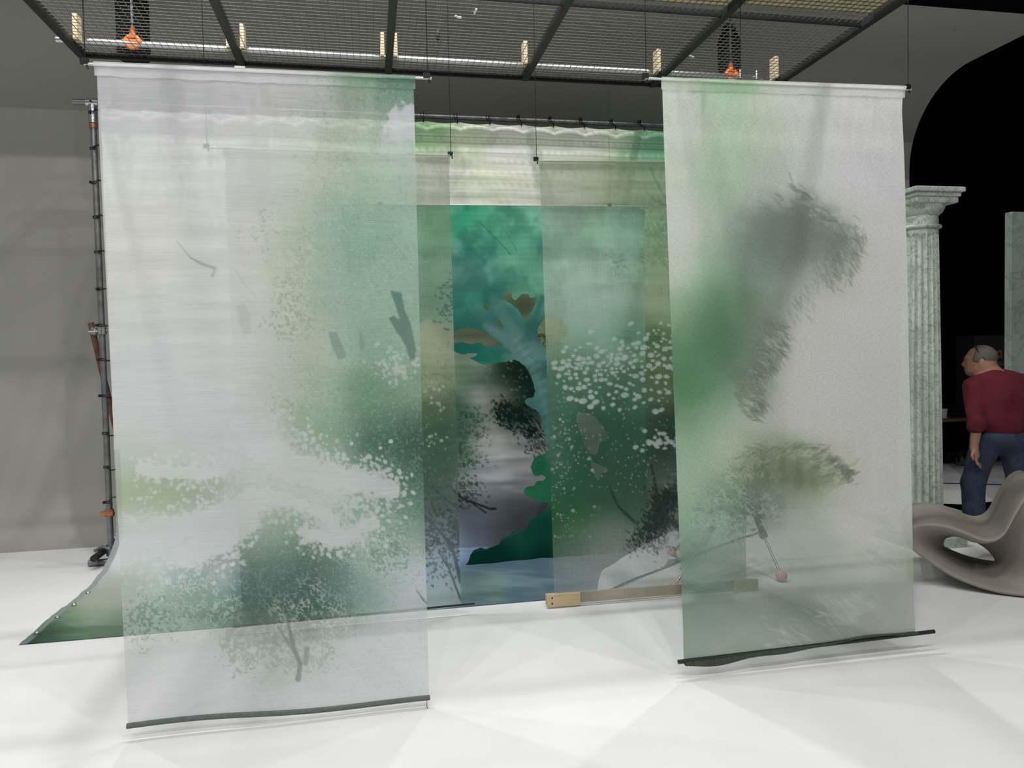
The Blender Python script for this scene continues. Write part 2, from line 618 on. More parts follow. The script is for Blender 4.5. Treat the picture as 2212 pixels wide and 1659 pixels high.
def cloth_mesh(name, P3, paint, mat, parent, keep=None, smooth=True):
    """P3: (nv+1, nu+1, 3) world points"""
    nv, nu = P3.shape[0] - 1, P3.shape[1] - 1
    o0 = WORLD_OF(parent)
    idx = np.arange((nv + 1) * (nu + 1)).reshape(nv + 1, nu + 1)
    q = np.stack([idx[:-1, :-1], idx[1:, :-1], idx[1:, 1:], idx[:-1, 1:]], -1).reshape(-1, 4)
    if keep is not None:
        q = q[keep.reshape(-1)]
    me = bpy.data.meshes.new(name)
    co = (P3.reshape(-1, 3) - np.array(o0)).astype(np.float32)
    gr = paint.rgb @ np.array([.3, .55, .15])
    rgb = gr[..., None] + (paint.rgb - gr[..., None]) * paint.sat
    rgb = lin(np.clip(rgb, 0, 255)).reshape(-1, 3) * paint.gain
    rgb = np.where(rgb > .7, .7 + .25 * (1 - np.exp(-(rgb - .7) / .25)), rgb)
    cov = np.clip(paint.cov, 0, 1).reshape(-1)
    if keep is not None:
        used = np.unique(q)
        remap = np.full(len(co), -1)
        remap[used] = np.arange(len(used))
        q = remap[q]
        co, rgb, cov = co[used], rgb[used], cov[used]
    me.vertices.add(len(co))
    me.vertices.foreach_set('co', co.reshape(-1))
    me.loops.add(q.size)
    me.loops.foreach_set('vertex_index', q.reshape(-1).astype(np.int32))
    me.polygons.add(len(q))
    me.polygons.foreach_set('loop_start', np.arange(0, q.size, 4, dtype=np.int32))
    me.polygons.foreach_set('loop_total', np.full(len(q), 4, dtype=np.int32))
    me.update(calc_edges=True)
    a = me.attributes.new('print', 'FLOAT_COLOR', 'POINT')
    rgba = np.ones((len(co), 4), np.float32)
    rgba[:, :3] = rgb
    a.data.foreach_set('color', rgba.reshape(-1))
    b = me.attributes.new('cover', 'FLOAT', 'POINT')
    b.data.foreach_set('value', cov.astype(np.float32))
    if smooth:
        me.polygons.foreach_set('use_smooth', np.ones(len(q), bool))
    me.materials.append(mat)
    o = bpy.data.objects.new(name, me)
    COL.objects.link(o)
    o.parent = parent
    return o


def plane_pts(c4, nu, nv):
    u = np.linspace(0, 1, nu + 1)[None, :, None]
    v = np.linspace(0, 1, nv + 1)[:, None, None]
    tl, tr, br, bl = [np.array(c, float)[None, None, :] for c in c4]
    return (tl * (1 - u) + tr * u) * (1 - v) + (bl * (1 - u) + br * u) * v


# ------------------------------------------------------------------ the setting
YW, XR, ZC = 8.0, 6.51, 4.79
XL = -7.0
f = MB().box((XL, -3.0, -0.05), (13.0, 10.6, 0.0))
tag(f.build('floor', M['floor']), kind='structure')
prof = []
rb = 0.55
for i in range(13):
    a = pi / 2 * i / 12
    prof.append((YW - rb + rb * sin(a), rb - rb * cos(a)))
rt = 0.95
for i in range(17):
    a = pi / 2 * i / 16
    prof.append((YW - rt + rt * cos(a), ZC - rt + rt * sin(a)))
prof.append((6.0, ZC))
wl = MB()
n = len(prof)
vs = []
for X in (XL, XR):
    vs += [(X, y, z) for y, z in prof]
for X in (XL, XR):
    vs += [(X, y + 0.0, z) for y, z in [(6.0, ZC + 0.12), (YW + 0.15, ZC + 0.12), (YW + 0.15, 0.0)]]
b2 = 2 * n
fs = [(i, i + 1, n + i + 1, n + i) for i in range(n - 1)]
fs += [(n - 1, b2, b2 + 3, 2 * n - 1), (b2, b2 + 1, b2 + 4, b2 + 3), (b2 + 1, b2 + 2, b2 + 5, b2 + 4)]
fs += [tuple(range(n, 2 * n)) + (b2 + 3, b2 + 4, b2 + 5)]
wl.add(vs, fs)
tag(wl.build('wall_back', M['cyc'], smooth=True), kind='structure')
tag(MB().box((XL, 5.985, ZC - .001), (XR, 5.999, ZC + 0.6)).build('trim_1', M['black']), kind='structure')
tag(MB().box((XL - 0.1, -3.0, 0), (XL, 10.6, 8.0)).build('wall_left', M['cyc']), kind='structure')
tag(MB().box((XR + 0.02, 10.5, 0), (14.0, 10.62, 8.0)).build('wall_right', M['black']), kind='structure')
tag(MB().box((XL, -3.0, 8.0), (14.0, 10.6, 8.1)).build('ceiling', M['black']), kind='structure')
tag(MB().box((13.0, -3.0, 0), (13.1, 10.5, 8.0)).build('wall_side', M['black']), kind='structure')


# ------------------------------------------------------------------ hanging gauzes
YA, YC, YE, YF = 3.56, 4.79, 5.91, 6.72
GA = 'painted gauze banners hung from the mesh ceiling'


def wires(parent, pts, top=4.1, r=0.0022):
    for p in pts:
        MB().tube([p, (p.x, p.y, top)], r, 6).build('suspension_wire', M['wire'], parent)
        MB().box((p.x - 0.02, p.y - 0.008, p.z - 0.012), (p.x + 0.012, p.y + 0.008, p.z + 0.014)).tube([p, p + Vector((0.01, 0, -0.03))], 0.004, 6).build('rod_clip', M['wire'], parent)


def folds(P3, seed, amp=0.03, decay=0.16):
    nv, nu = P3.shape[0] - 1, P3.shape[1] - 1
    u = np.linspace(0, 1, nu + 1)[None, :] * np.ones((nv + 1, 1))
    v = np.linspace(0, 1, nv + 1)[:, None] * np.ones((1, nu + 1))
    w = (fbm(u * 100 + v * 6, v * 14, 4.5, seed, 2) - 0.5) * np.exp(-v / decay) * sstep(0.0, 0.05, v)
    w2 = (fbm(u * 100, v * 100, 60, seed + 5, 2) - 0.5) * sstep(0, 0.1, v) * (1 - sstep(0.93, 1, v))
    P3[..., 1] += amp * 2 * w + 0.035 * w2
    return P3


def banner(corners, Y, nu, nv, label, paintfn, mat, seed, rod, gain=1.0, sat=.74, hem_h=0.062):
    P = [atY(x, y, Y) for x, y in corners]
    base = Vector(((P[2].x + P[3].x) / 2, Y, 0.0))
    e = empty('gauze_banner', base, label, 'banner', GA)
    X, Yp = quad_map(corners, nu, nv)
    pt = Paint(X, Yp, seed)
    pt.index()
    paintfn(pt)
    P3 = folds(plane_pts(P, nu, nv), seed)
    pt.gain = gain
    pt.sat = sat
    cloth_mesh('gauze', P3, pt, mat, e)
    # sleeve round the top rod: a doubled strip of the same print
    k = max(4, int(nv * hem_h / (P[0].z - P[3].z)))
    hp = Paint(X[:k + 1], Yp[:k + 1], seed)
    hp.rgb = pt.rgb[:k + 1] * 0.97
    hp.gain = pt.gain = gain
    hp.sat = sat
    hp.cov = np.clip(pt.cov[:k + 1] * 0.3 + 0.5, 0, 1)
    H3 = P3[:k + 1].copy()
    t = np.linspace(0, 1, k + 1)[:, None]
    H3[..., 1] -= 0.006 + 0.012 * np.exp(-((t - 0.12) / 0.16) ** 2)
    H3[:, :, 0] += 0.008 * (np.linspace(-1, 1, nu + 1)[None, :])
    cloth_mesh('top_sleeve', H3, hp, mat, e)
    r0, r1 = [atY(x, y, Y) for x, y in rod]
    MB().tube([r0 + Vector((0, 0, -.010)), r1 + Vector((0, 0, -.010))], 0.006, 10).build('top_rod', M['rod'], e, True)
    wires(e, [r0 + (r1 - r0) * 0.004, r1 + (r0 - r1) * 0.012])
    return e, P, pt


WHT = (212, 213, 216)
MA = cloth_mat('slub_gauze_print', (5.0, 330.0), 0.12, 0.5)
MBm = cloth_mat('fine_linen_print', (60.0, 190.0), 0.2, 0.5, cross=0.35)
MC = cloth_mat('open_weave_print', (9.0, 170.0), 0.26, 0.45, cross=0.5)


def paint_a(p):
    c = 0.72
    pts = [(230, 160, (214, 212, 220)), (450, 165, (212, 211, 218)), (640, 170, (208, 210, 212)), (760, 175, (150, 186, 150)), (850, 178, (92, 146, 112), .8), (885, 180, (80, 132, 104), .8),
           (230, 230, (212, 212, 222)), (400, 230, (206, 206, 216)), (560, 225, (218, 214, 220)), (680, 230, (206, 208, 208)), (780, 225, (178, 196, 174)), (870, 210, (150, 182, 156)),
           (860, 275, (216, 220, 234)), (750, 290, (176, 200, 172)), (640, 300, (202, 212, 194)), (450, 300, (204, 207, 208)), (250, 300, (206, 212, 212)),
           (250, 400, (212, 219, 206)), (420, 400, (206, 210, 210)), (560, 400, (196, 200, 200)), (680, 380, (182, 200, 174)), (780, 380, (158, 192, 162)), (870, 380, (172, 200, 178)),
           (260, 520, (214, 220, 200)), (330, 520, (218, 222, 196)), (430, 520, (202, 206, 206)), (540, 500, (206, 206, 194)), (640, 500, (172, 192, 166)), (740, 480, (138, 180, 160)), (800, 470, (150, 186, 160)), (880, 480, (160, 196, 174)),
           (250, 650, (204, 210, 204)), (400, 650, (206, 210, 210)), (530, 640, (202, 204, 196)), (600, 600, (196, 200, 178)), (680, 600, (152, 184, 158)), (740, 600, (148, 180, 162)), (800, 600, (156, 188, 162)), (870, 620, (158, 194, 172)),
           (270, 780, (206, 211, 212)), (430, 780, (210, 213, 214)), (560, 750, (208, 210, 206)), (660, 730, (190, 198, 178)), (760, 700, (148, 184, 160)), (870, 730, (150, 186, 166)),
           (280, 880, (210, 213, 216)), (450, 880, (210, 213, 216)), (590, 850, (200, 206, 190)), (680, 850, (150, 182, 150)), (780, 860, (120, 164, 128)), (880, 830, (130, 166, 138)),
           (280, 970, (190, 200, 184)), (400, 960, (204, 210, 212)), (560, 940, (216, 220, 222)), (690, 930, (146, 178, 148)), (800, 950, (72, 112, 92)), (890, 950, (58, 92, 80)),
           (300, 1040, (158, 178, 140)), (420, 1050, (142, 168, 124)), (560, 1020, (206, 213, 212)), (700, 1040, (214, 220, 220)), (800, 1060, (150, 180, 164)), (890, 1050, (74, 122, 100)),
           (300, 1150, (216, 220, 222)), (430, 1130, (218, 222, 224)), (560, 1110, (190, 206, 186)), (620, 1140, (150, 180, 146)), (760, 1130, (150, 184, 160)), (890, 1130, (128, 164, 138)),
           (300, 1240, (174, 196, 174)), (430, 1230, (136, 160, 156)), (560, 1200, (92, 122, 100)), (680, 1230, (62, 88, 82)), (800, 1200, (168, 190, 176)), (890, 1230, (212, 217, 226)),
           (310, 1320, (180, 200, 184)), (430, 1310, (124, 154, 138)), (540, 1300, (74, 102, 94)), (680, 1300, (64, 94, 82)), (780, 1290, (130, 164, 148)), (880, 1300, (200, 206, 212)),
           (320, 1400, (208, 212, 216)), (450, 1400, (204, 210, 212)), (560, 1400, (176, 188, 180)), (650, 1400, (166, 178, 172)), (780, 1390, (196, 202, 206)), (890, 1390, (204, 208, 214)),
           (330, 1500, (206, 210, 216)), (500, 1490, (210, 214, 220)), (700, 1490, (208, 212, 218)), (880, 1470, (206, 210, 216))]
    p.base([q if len(q) > 3 else q + (c,) for q in pts], 46, 26)
    # lower part of the cloth is thinner, shows the floor
    p.cov -= 0.16 * sstep(1150, 1420, p.Y)
    cream = (212, 215, 196)
    # lace of pale threads over the leafy masses
    for (cx, cy, rx, ry, col, am, sc) in [(620, 560, 90, 150, cream, .75, 8), (720, 330, 120, 130, (206, 214, 194), .6, 9), (600, 660, 70, 70, cream, .7, 6),
                                          (400, 1300, 170, 100, (206, 218, 204), .85, 10), (650, 1340, 150, 120, (200, 212, 196), .8, 11), (800, 1180, 110, 100, (200, 216, 200), .8, 10),
                                          (700, 1120, 190, 90, (206, 218, 202), .6, 9), (640, 820, 110, 70, (200, 208, 186), .5, 7), (860, 640, 60, 260, (176, 206, 184), .4, 6), (860, 1050, 60, 200, (130, 166, 146), .5, 7)]:
        area = p.blobm(cx, cy, rx, ry, soft=.8, rough=.5, rs=60)
        p.web(area, col, am, sc * .95, .26, 41 + int(cx) % 17)
    # dark freckles dissolving the edge of the masses
    for (cx, cy, rx, ry, col, am) in [(620, 650, 90, 130, (156, 170, 144), .42), (560, 500, 70, 120, (168, 178, 160), .4), (560, 1380, 200, 90, (112, 134, 120), .58), (620, 1430, 120, 50, (128, 140, 132), .52),
                                      (330, 1330, 110, 80, (120, 154, 138), .5), (850, 1180, 80, 90, (120, 150, 132), .5), (600, 870, 80, 60, (158, 180, 146), .4)]:
        p.speck(p.blobm(cx, cy, rx, ry, soft=.9, rough=.5, rs=50) * am, col, .8, 5.0, 61 + int(cy) % 13)
    gl = sstep(120, 60, np.abs(p.rgb[..., 1] - 150))
    p.speck(.32 * sstep(520, 640, p.X + .1 * (p.Y - 600)) + .0, (206, 216, 200), .28, 4.0, 91)
    p.speck(.28 * sstep(520, 640, p.X + .1 * (p.Y - 600)) + .0, (96, 128, 110), .22, 4.0, 95)
    # white blossom banks built from dots
    W = (216, 221, 224)
    rg = p.rng
    banks = [((250, 1200), (330, 1140), (420, 1130), (530, 1075), 46), ((500, 930), (560, 960), (620, 1000), (700, 1020), 50), ((680, 1030), (740, 1030), (800, 1035), (840, 1050), 30),
             ((560, 1060), (640, 1080), (700, 1100), (720, 1150), 26), ((300, 1000), (360, 1010), (430, 1010), (500, 990), 22), ((640, 1140), (690, 1150), (720, 1160), (800, 1120), 20), ((330, 1170), (400, 1190), (470, 1160), (520, 1120), 40)]
    for b in banks:
        q = np.array(b[:4], float)
        sp = b[4]
        for k in range(3):
            t = np.linspace(0, 1, 10)
        cx = np.interp(np.linspace(0, 3, 40), range(4), q[:, 0]); cy = np.interp(np.linspace(0, 3, 40), range(4), q[:, 1])
        m = np.zeros(p.X.shape)
        for x, y in zip(cx, cy):
            m = np.maximum(m, np.exp(-(((p.X - x) ** 2 + (p.Y - y) ** 2) / (sp * 0.75) ** 2)))
        m = m * (0.4 + p.noise(40, 71) * 1.2)
        p.over(sstep(0.42, 0.62, m + (p.noise(9, 73, 2) - .5) * .5), W, .85, .8)
        for i in range(int(sp * 13)):
            k = rg.randint(40)
            x, y = cx[k] + rg.randn() * sp * .8, cy[k] + rg.randn() * sp * .85
            p.dot(x, y, rg.uniform(1.5, 4.6), W, rg.uniform(.5, .95), rg.uniform(1, 1.5), rg.uniform(0, 3))
    for i in range(230):
        p.dot(rg.normal(770, 50), rg.normal(1040, 30), rg.uniform(2, 5.5), W, .95, rg.uniform(1, 1.5), rg.uniform(0, 3))
    for i in range(90):
        p.dot(rg.normal(730, 42), rg.normal(1140, 26), rg.uniform(2.2, 6), W, .95, rg.uniform(1, 1.4), rg.uniform(0, 3))
    for i in range(70):
        p.dot(rg.normal(860, 30), rg.normal(780, 22), rg.uniform(2, 5), (196, 212, 202), .7, rg.uniform(1, 1.6), rg.uniform(0, 3))
    # white torn patch at the upper right edge
    m = p.blobm(880, 265, 66, 44, soft=.25, rough=.55, rs=18)
    p.over(m, (214, 217, 232), .95, .8)
    # brushed branches
    dk = (84, 122, 118)
    p.poly([(838, 618), (864, 622), (872, 660), (886, 690), (897, 740), (896, 765), (884, 768), (872, 735), (862, 716), (852, 706), (834, 676), (846, 672), (862, 682), (850, 650)], dk, .82, 1, .8)
    p.poly([(698, 706), (716, 706), (732, 740), (738, 760), (722, 768), (708, 742)], (120, 150, 138), .8, 1)
    p.poly([(768, 700), (776, 716), (780, 740), (774, 752), (768, 738)], (126, 158, 140), .75, 1)
    p.poly([(497, 648), (516, 646), (528, 668), (530, 708), (514, 712), (505, 690)], (178, 184, 172), .7, 2)
    p.line([(372, 510), (402, 548), (428, 560), (454, 570), (448, 585)], 3, 8, (158, 166, 150), .8, .3)
    p.line([(400, 545), (424, 562), (450, 568)], 1.5, 2, (120, 130, 118), .7)
    p.line([(492, 565), (512, 600), (540, 630)], 2.5, 3.5, (178, 184, 180), .8)
    # the little tree at the foot
    tr = (116, 128, 124)
    p.line([(610, 1340), (622, 1390), (636, 1430), (632, 1466)], 7, 11, tr, .85, .3, .82)
    p.line([(588, 1350), (612, 1385), (632, 1420)], 5, 8, tr, .7, .3, .82)
    p.line([(612, 1345), (616, 1380), (640, 1440)], 4, 5, tr, .7, .2, .8)
    p.line([(651, 1398), (649, 1430)], 13, 10, (112, 126, 120), .8, .15, .75)
    p.line([(898, 1268), (912, 1288), (924, 1300)], 2.5, 4, (96, 110, 112), .9, .3)


eA, PA, _ = banner([(208, 135), (893, 165), (927, 1507), (277, 1566)], YA, 300, 600,
                   'large pale front left gauze banner with white blossom and green cloud print', paint_a, MA, 3, [(181, 133), (932, 165)], 1.32)
b0, b1 = PA[3], PA[2]
hb = MB()
hb.tube([b0 + (b1 - b0) * t + Vector((0, -0.006 + 0.006 * sin(t * 9), -0.002 + 0.006 * sin(t * 7))) for t in np.linspace(-0.003, 1.003, 24)], 0.013, 8)
hb.build('bottom_hem', M['hem_dark'], eA, True)
MB().tube([b1 + Vector((-0.01, -0.01, 0)), b1 + Vector((-0.014, -0.012, -0.03)), b1 + Vector((-0.008, -0.012, -0.05))], 0.0018, 5).build('loose_thread', M['hem_dark'], eA)


def paint_b(p):
    pts = [(1450, 185, (186, 196, 178)), (1560, 185, (150, 178, 150)), (1700, 190, (190, 196, 182)), (1900, 200, (214, 214, 212)),
           (1450, 260, (190, 198, 180)), (1560, 270, (160, 184, 156)), (1650, 260, (164, 180, 158)), (1740, 270, (188, 192, 180)), (1850, 270, (206, 206, 208)), (1930, 270, (206, 206, 208)),
           (1460, 380, (176, 194, 170)), (1560, 380, (150, 176, 148)), (1650, 400, (160, 170, 158)), (1740, 400, (186, 188, 186)), (1850, 380, (198, 198, 204)), (1930, 380, (198, 198, 204)),
           (1460, 470, (196, 200, 188)), (1540, 470, (152, 172, 152)), (1620, 480, (132, 146, 134)), (1700, 490, (122, 134, 126)), (1780, 510, (136, 146, 136)), (1850, 480, (190, 188, 180)), (1920, 480, (198, 197, 202)),
           (1455, 560, (204, 205, 192)), (1520, 560, (150, 174, 150)), (1600, 560, (124, 148, 126)), (1700, 560, (130, 140, 134)), (1800, 570, (150, 156, 146)), (1850, 570, (196, 190, 176)), (1920, 580, (196, 195, 198)),
           (1460, 620, (156, 178, 152)), (1540, 620, (96, 140, 104)), (1600, 640, (106, 140, 110)), (1680, 640, (150, 158, 148)), (1760, 660, (190, 188, 180)), (1850, 680, (196, 195, 194)), (1940, 680, (200, 199, 200)),
           (1460, 700, (116, 150, 116)), (1540, 720, (82, 128, 92)), (1600, 730, (100, 130, 106)), (1660, 720, (164, 168, 158)), (1720, 740, (194, 190, 182)), (1860, 780, (196, 195, 196)),
           (1460, 790, (90, 134, 100)), (1540, 810, (92, 134, 102)), (1600, 810, (124, 146, 124)), (1660, 820, (186, 184, 172)), (1760, 830, (196, 194, 192)), (1900, 850, (196, 195, 195)),
           (1470, 870, (100, 142, 106)), (1540, 880, (122, 156, 124)), (1590, 890, (168, 180, 160)), (1660, 890, (190, 188, 180)), (1780, 900, (194, 193, 192)), (1930, 940, (196, 195, 196)),
           (1480, 950, (134, 164, 134)), (1550, 960, (170, 186, 162)), (1600, 970, (164, 178, 154)), (1640, 990, (118, 134, 100)), (1700, 1000, (118, 134, 98)), (1760, 1000, (140, 150, 120)), (1830, 980, (190, 188, 174)), (1920, 1020, (196, 195, 194)),
           (1480, 1040, (150, 176, 146)), (1560, 1040, (126, 154, 132)), (1640, 1040, (108, 130, 104)), (1720, 1040, (130, 146, 120)), (1820, 1050, (178, 180, 162)), (1920, 1080, (196, 196, 190)),
           (1490, 1130, (136, 162, 140)), (1560, 1130, (130, 156, 138)), (1640, 1110, (128, 146, 138)), (1740, 1110, (160, 172, 158)), (1840, 1110, (196, 198, 184)), (1930, 1120, (200, 200, 192)),
           (1490, 1220, (96, 124, 106)), (1580, 1230, (108, 130, 116)), (1680, 1220, (118, 134, 122)), (1780, 1200, (138, 150, 132)), (1860, 1200, (160, 168, 150)), (1940, 1200, (158, 168, 150)),
           (1490, 1310, (98, 126, 108)), (1600, 1310, (110, 132, 118)), (1720, 1290, (104, 126, 110)), (1800, 1280, (118, 138, 118)), (1900, 1280, (146, 158, 142)), (1960, 1300, (156, 164, 152)),
           (1490, 1390, (110, 138, 116)), (1600, 1390, (128, 152, 126)), (1720, 1370, (134, 150, 134)), (1850, 1350, (146, 156, 144)), (1960, 1350, (156, 162, 154))]
    p.base([q + (0.89,) for q in pts], 40, 18)
    p.cov -= 0.12 * sstep(1000, 1320, p.Y) * sstep(1480, 1640, p.X) + 0.10 * sstep(1000, 1300, p.Y)
    p.cov = np.maximum(p.cov, 0.5)
    p.cov -= .16 * p.blobm(1640, 1190, 110, 150, soft=.9)
    p.cov += 0.07 * (1 - sstep(300, 900, p.Y))
    rg = p.rng
    for (cx, cy, rx, ry, rot, col, am) in [(1700, 490, 120, 80, 12, (96, 108, 98), .75), (1790, 520, 80, 60, 15, (108, 118, 108), .7), (1640, 560, 90, 90, 0, (104, 120, 106), .5), (1570, 720, 110, 110, 0, (76, 112, 82), .6),
                                           (1640, 700, 60, 90, 10, (110, 126, 108), .6), (1620, 800, 50, 90, 0, (104, 122, 102), .55), (1480, 800, 60, 100, 0, (70, 116, 78), .5),
                                           (1690, 1015, 120, 46, 5, (96, 112, 84), .75), (1640, 1090, 60, 70, 0, (92, 110, 98), .55), (1560, 1060, 60, 60, 0, (110, 134, 110), .3)]:
        p.blob(cx, cy, rx, ry, col, am, rot=rot, soft=.8, rough=.35, rs=40)

    def fringe(path, n, ln, wd, ang, col, amt, jit=10, spread=.35):
        q = np.array(path, float)
        for i in range(n):
            t = rg.uniform(0, len(q) - 1)
            x = np.interp(t, range(len(q)), q[:, 0]) + rg.randn() * jit
            y = np.interp(t, range(len(q)), q[:, 1]) + rg.randn() * jit
            p.leaf(x, y, ln * rg.uniform(.5, 1.1), wd * rg.uniform(.6, 1.1), radians(ang) + rg.randn() * spread, col, amt * .62 * rg.uniform(.5, 1))
    g = (104, 114, 104)
    fringe([(1690, 385), (1730, 412), (1745, 445), (1785, 470), (1830, 490)], 60, 15, 6, 25, g, .6, 8)
    fringe([(1660, 430), (1720, 470), (1780, 490)], 60, 14, 6, 25, g, .5, 16)
    fringe([(1835, 480), (1850, 510), (1842, 550), (1825, 580), (1795, 605)], 110, 14, 4.5, 50, (110, 120, 106), .6, 10)
    fringe([(1800, 500), (1815, 530), (1790, 570), (1760, 590)], 110, 14, 5, 50, (108, 118, 106), .5, 16)
    fringe([(1800, 585), (1755, 612), (1725, 650), (1685, 680)], 80, 15, 4.5, 55, (126, 134, 122), .55, 13)
    fringe([(1650, 690), (1684, 705), (1686, 740), (1658, 780), (1638, 805)], 110, 17, 5.5, 40, (108, 120, 104), .65, 9)
    fringe([(1630, 690), (1655, 730), (1630, 780), (1610, 800)], 80, 16, 6, 40, (104, 118, 102), .55, 12)
    fringe([(1632, 800), (1622, 830), (1636, 860), (1626, 890)], 70, 17, 5.5, 35, (102, 112, 98), .65, 9)
    fringe([(1605, 800), (1605, 850), (1605, 890)], 40, 16, 6, 35, (106, 120, 100), .55, 8)
    fringe([(1600, 972), (1660, 966), (1720, 958), (1768, 972), (1808, 998), (1832, 1020)], 120, 14, 5.5, -20, (98, 108, 90), .65, 8)
    fringe([(1610, 990), (1700, 985), (1770, 1000), (1810, 1025)], 90, 13, 6, -20, (98, 110, 88), .5, 12)
    fringe([(1780, 985), (1815, 1008), (1838, 1030)], 25, 13, 7, -25, (96, 106, 92), .75, 8)
    pale = (186, 188, 178)
    fringe([(1720, 410), (1745, 445), (1790, 470)], 30, 12, 2.5, 30, pale, .6, 8)
    fringe([(1640, 720), (1670, 740), (1640, 790), (1625, 840)], 50, 14, 2.5, 42, pale, .55, 10)
    fringe([(1640, 975), (1720, 968), (1790, 1000)], 50, 12, 2.5, -22, pale, .55, 8)
    fringe([(1830, 520), (1820, 560), (1780, 595)], 40, 12, 2.5, 50, pale, .5, 12)
    lt = (206, 208, 198)
    fringe([(1800, 1100), (1850, 1130), (1900, 1160), (1930, 1200)], 80, 17, 4, 25, lt, .5, 26)
    fringe([(1650, 1390), (1720, 1370), (1800, 1330), (1880, 1290)], 90, 18, 5, 30, (198, 206, 192), .5, 22)
    fringe([(1460, 600), (1475, 560), (1490, 520)], 20, 14, 4, 35, (200, 204, 190), .4, 12)
    for (x, y, a) in [(1880, 1190, 20), (1895, 1200, -20), (1850, 1195, 10), (1912, 1205, -15), (1868, 1210, 15), (1958, 1322, 5), (1830, 1205, 20)]:
        p.leaf(x, y, 16, 9, radians(a), (148, 160, 150), .8)
    # cloudy pale mottle low down
    area = p.blobm(1600, 1060, 110, 140, soft=.9, rough=.5, rs=40)
    p.web(area, (190, 202, 178), .4, 9, .3, 44)
    p.speck(p.blobm(1560, 1120, 90, 110, soft=.9, rough=.4) * .4, (90, 122, 98), .45, 7, 66)
    p.over(sstep(.5, .8, p.noise(70, 81, 3, .5, 1.2)) * sstep(1150, 1300, p.Y), (186, 198, 182), .4)


eB, PB, _ = banner([(1430, 168), (1951, 187), (1977, 1364), (1477, 1428)], YA, 220, 500,
                   'front right gauze banner printed with feathery grey green foliage over white, black pipe at foot', paint_b, MBm, 5, [(1393, 165), (1968, 189)], 1.75, .80)
# loose gathers of the lower sleeve hanging just off the pipe
r0, r1 = atY(1465, 1430, YA - 0.01), atY(2018, 1364, YA - 0.01)
MB().tube([r0, r1], 0.011, 12).build('bottom_pipe', M['dark_metal'], eB, True)
sl = MB()
b0, b1 = PB[3], PB[2]
nn = 40
def sag(t):
    return 0.03 * math.exp(-((t - 0.13) / 0.12) ** 2) + 0.012 * math.exp(-((t - 0.4) / 0.1) ** 2) - 0.02 * math.exp(-((t - 0.78) / 0.14) ** 2)
for i in range(nn):
    t0, t1 = i / nn, (i + 1) / nn
    pa, pb = b0 + (b1 - b0) * t0, b0 + (b1 - b0) * t1
    sl.add([pa + Vector((0, -0.02, 0.006)), pb + Vector((0, -0.02, 0.006)), pb + Vector((0, -0.024, -0.008 - sag(t1))), pa + Vector((0, -0.024, -0.008 - sag(t0))),
            pb + Vector((0, 0.012, -0.004 - sag(t1) * .7)), pa + Vector((0, 0.012, -0.004 - sag(t0) * .7))], [(0, 1, 2, 3), (3, 2, 4, 5)])
M['sleeve'] = plain('dark_green_sleeve', (66, 76, 64), .9, var=.3, scale=120, stretch=(1, 1, .1))
sl.build('bottom_sleeve', M['sleeve'], eB)


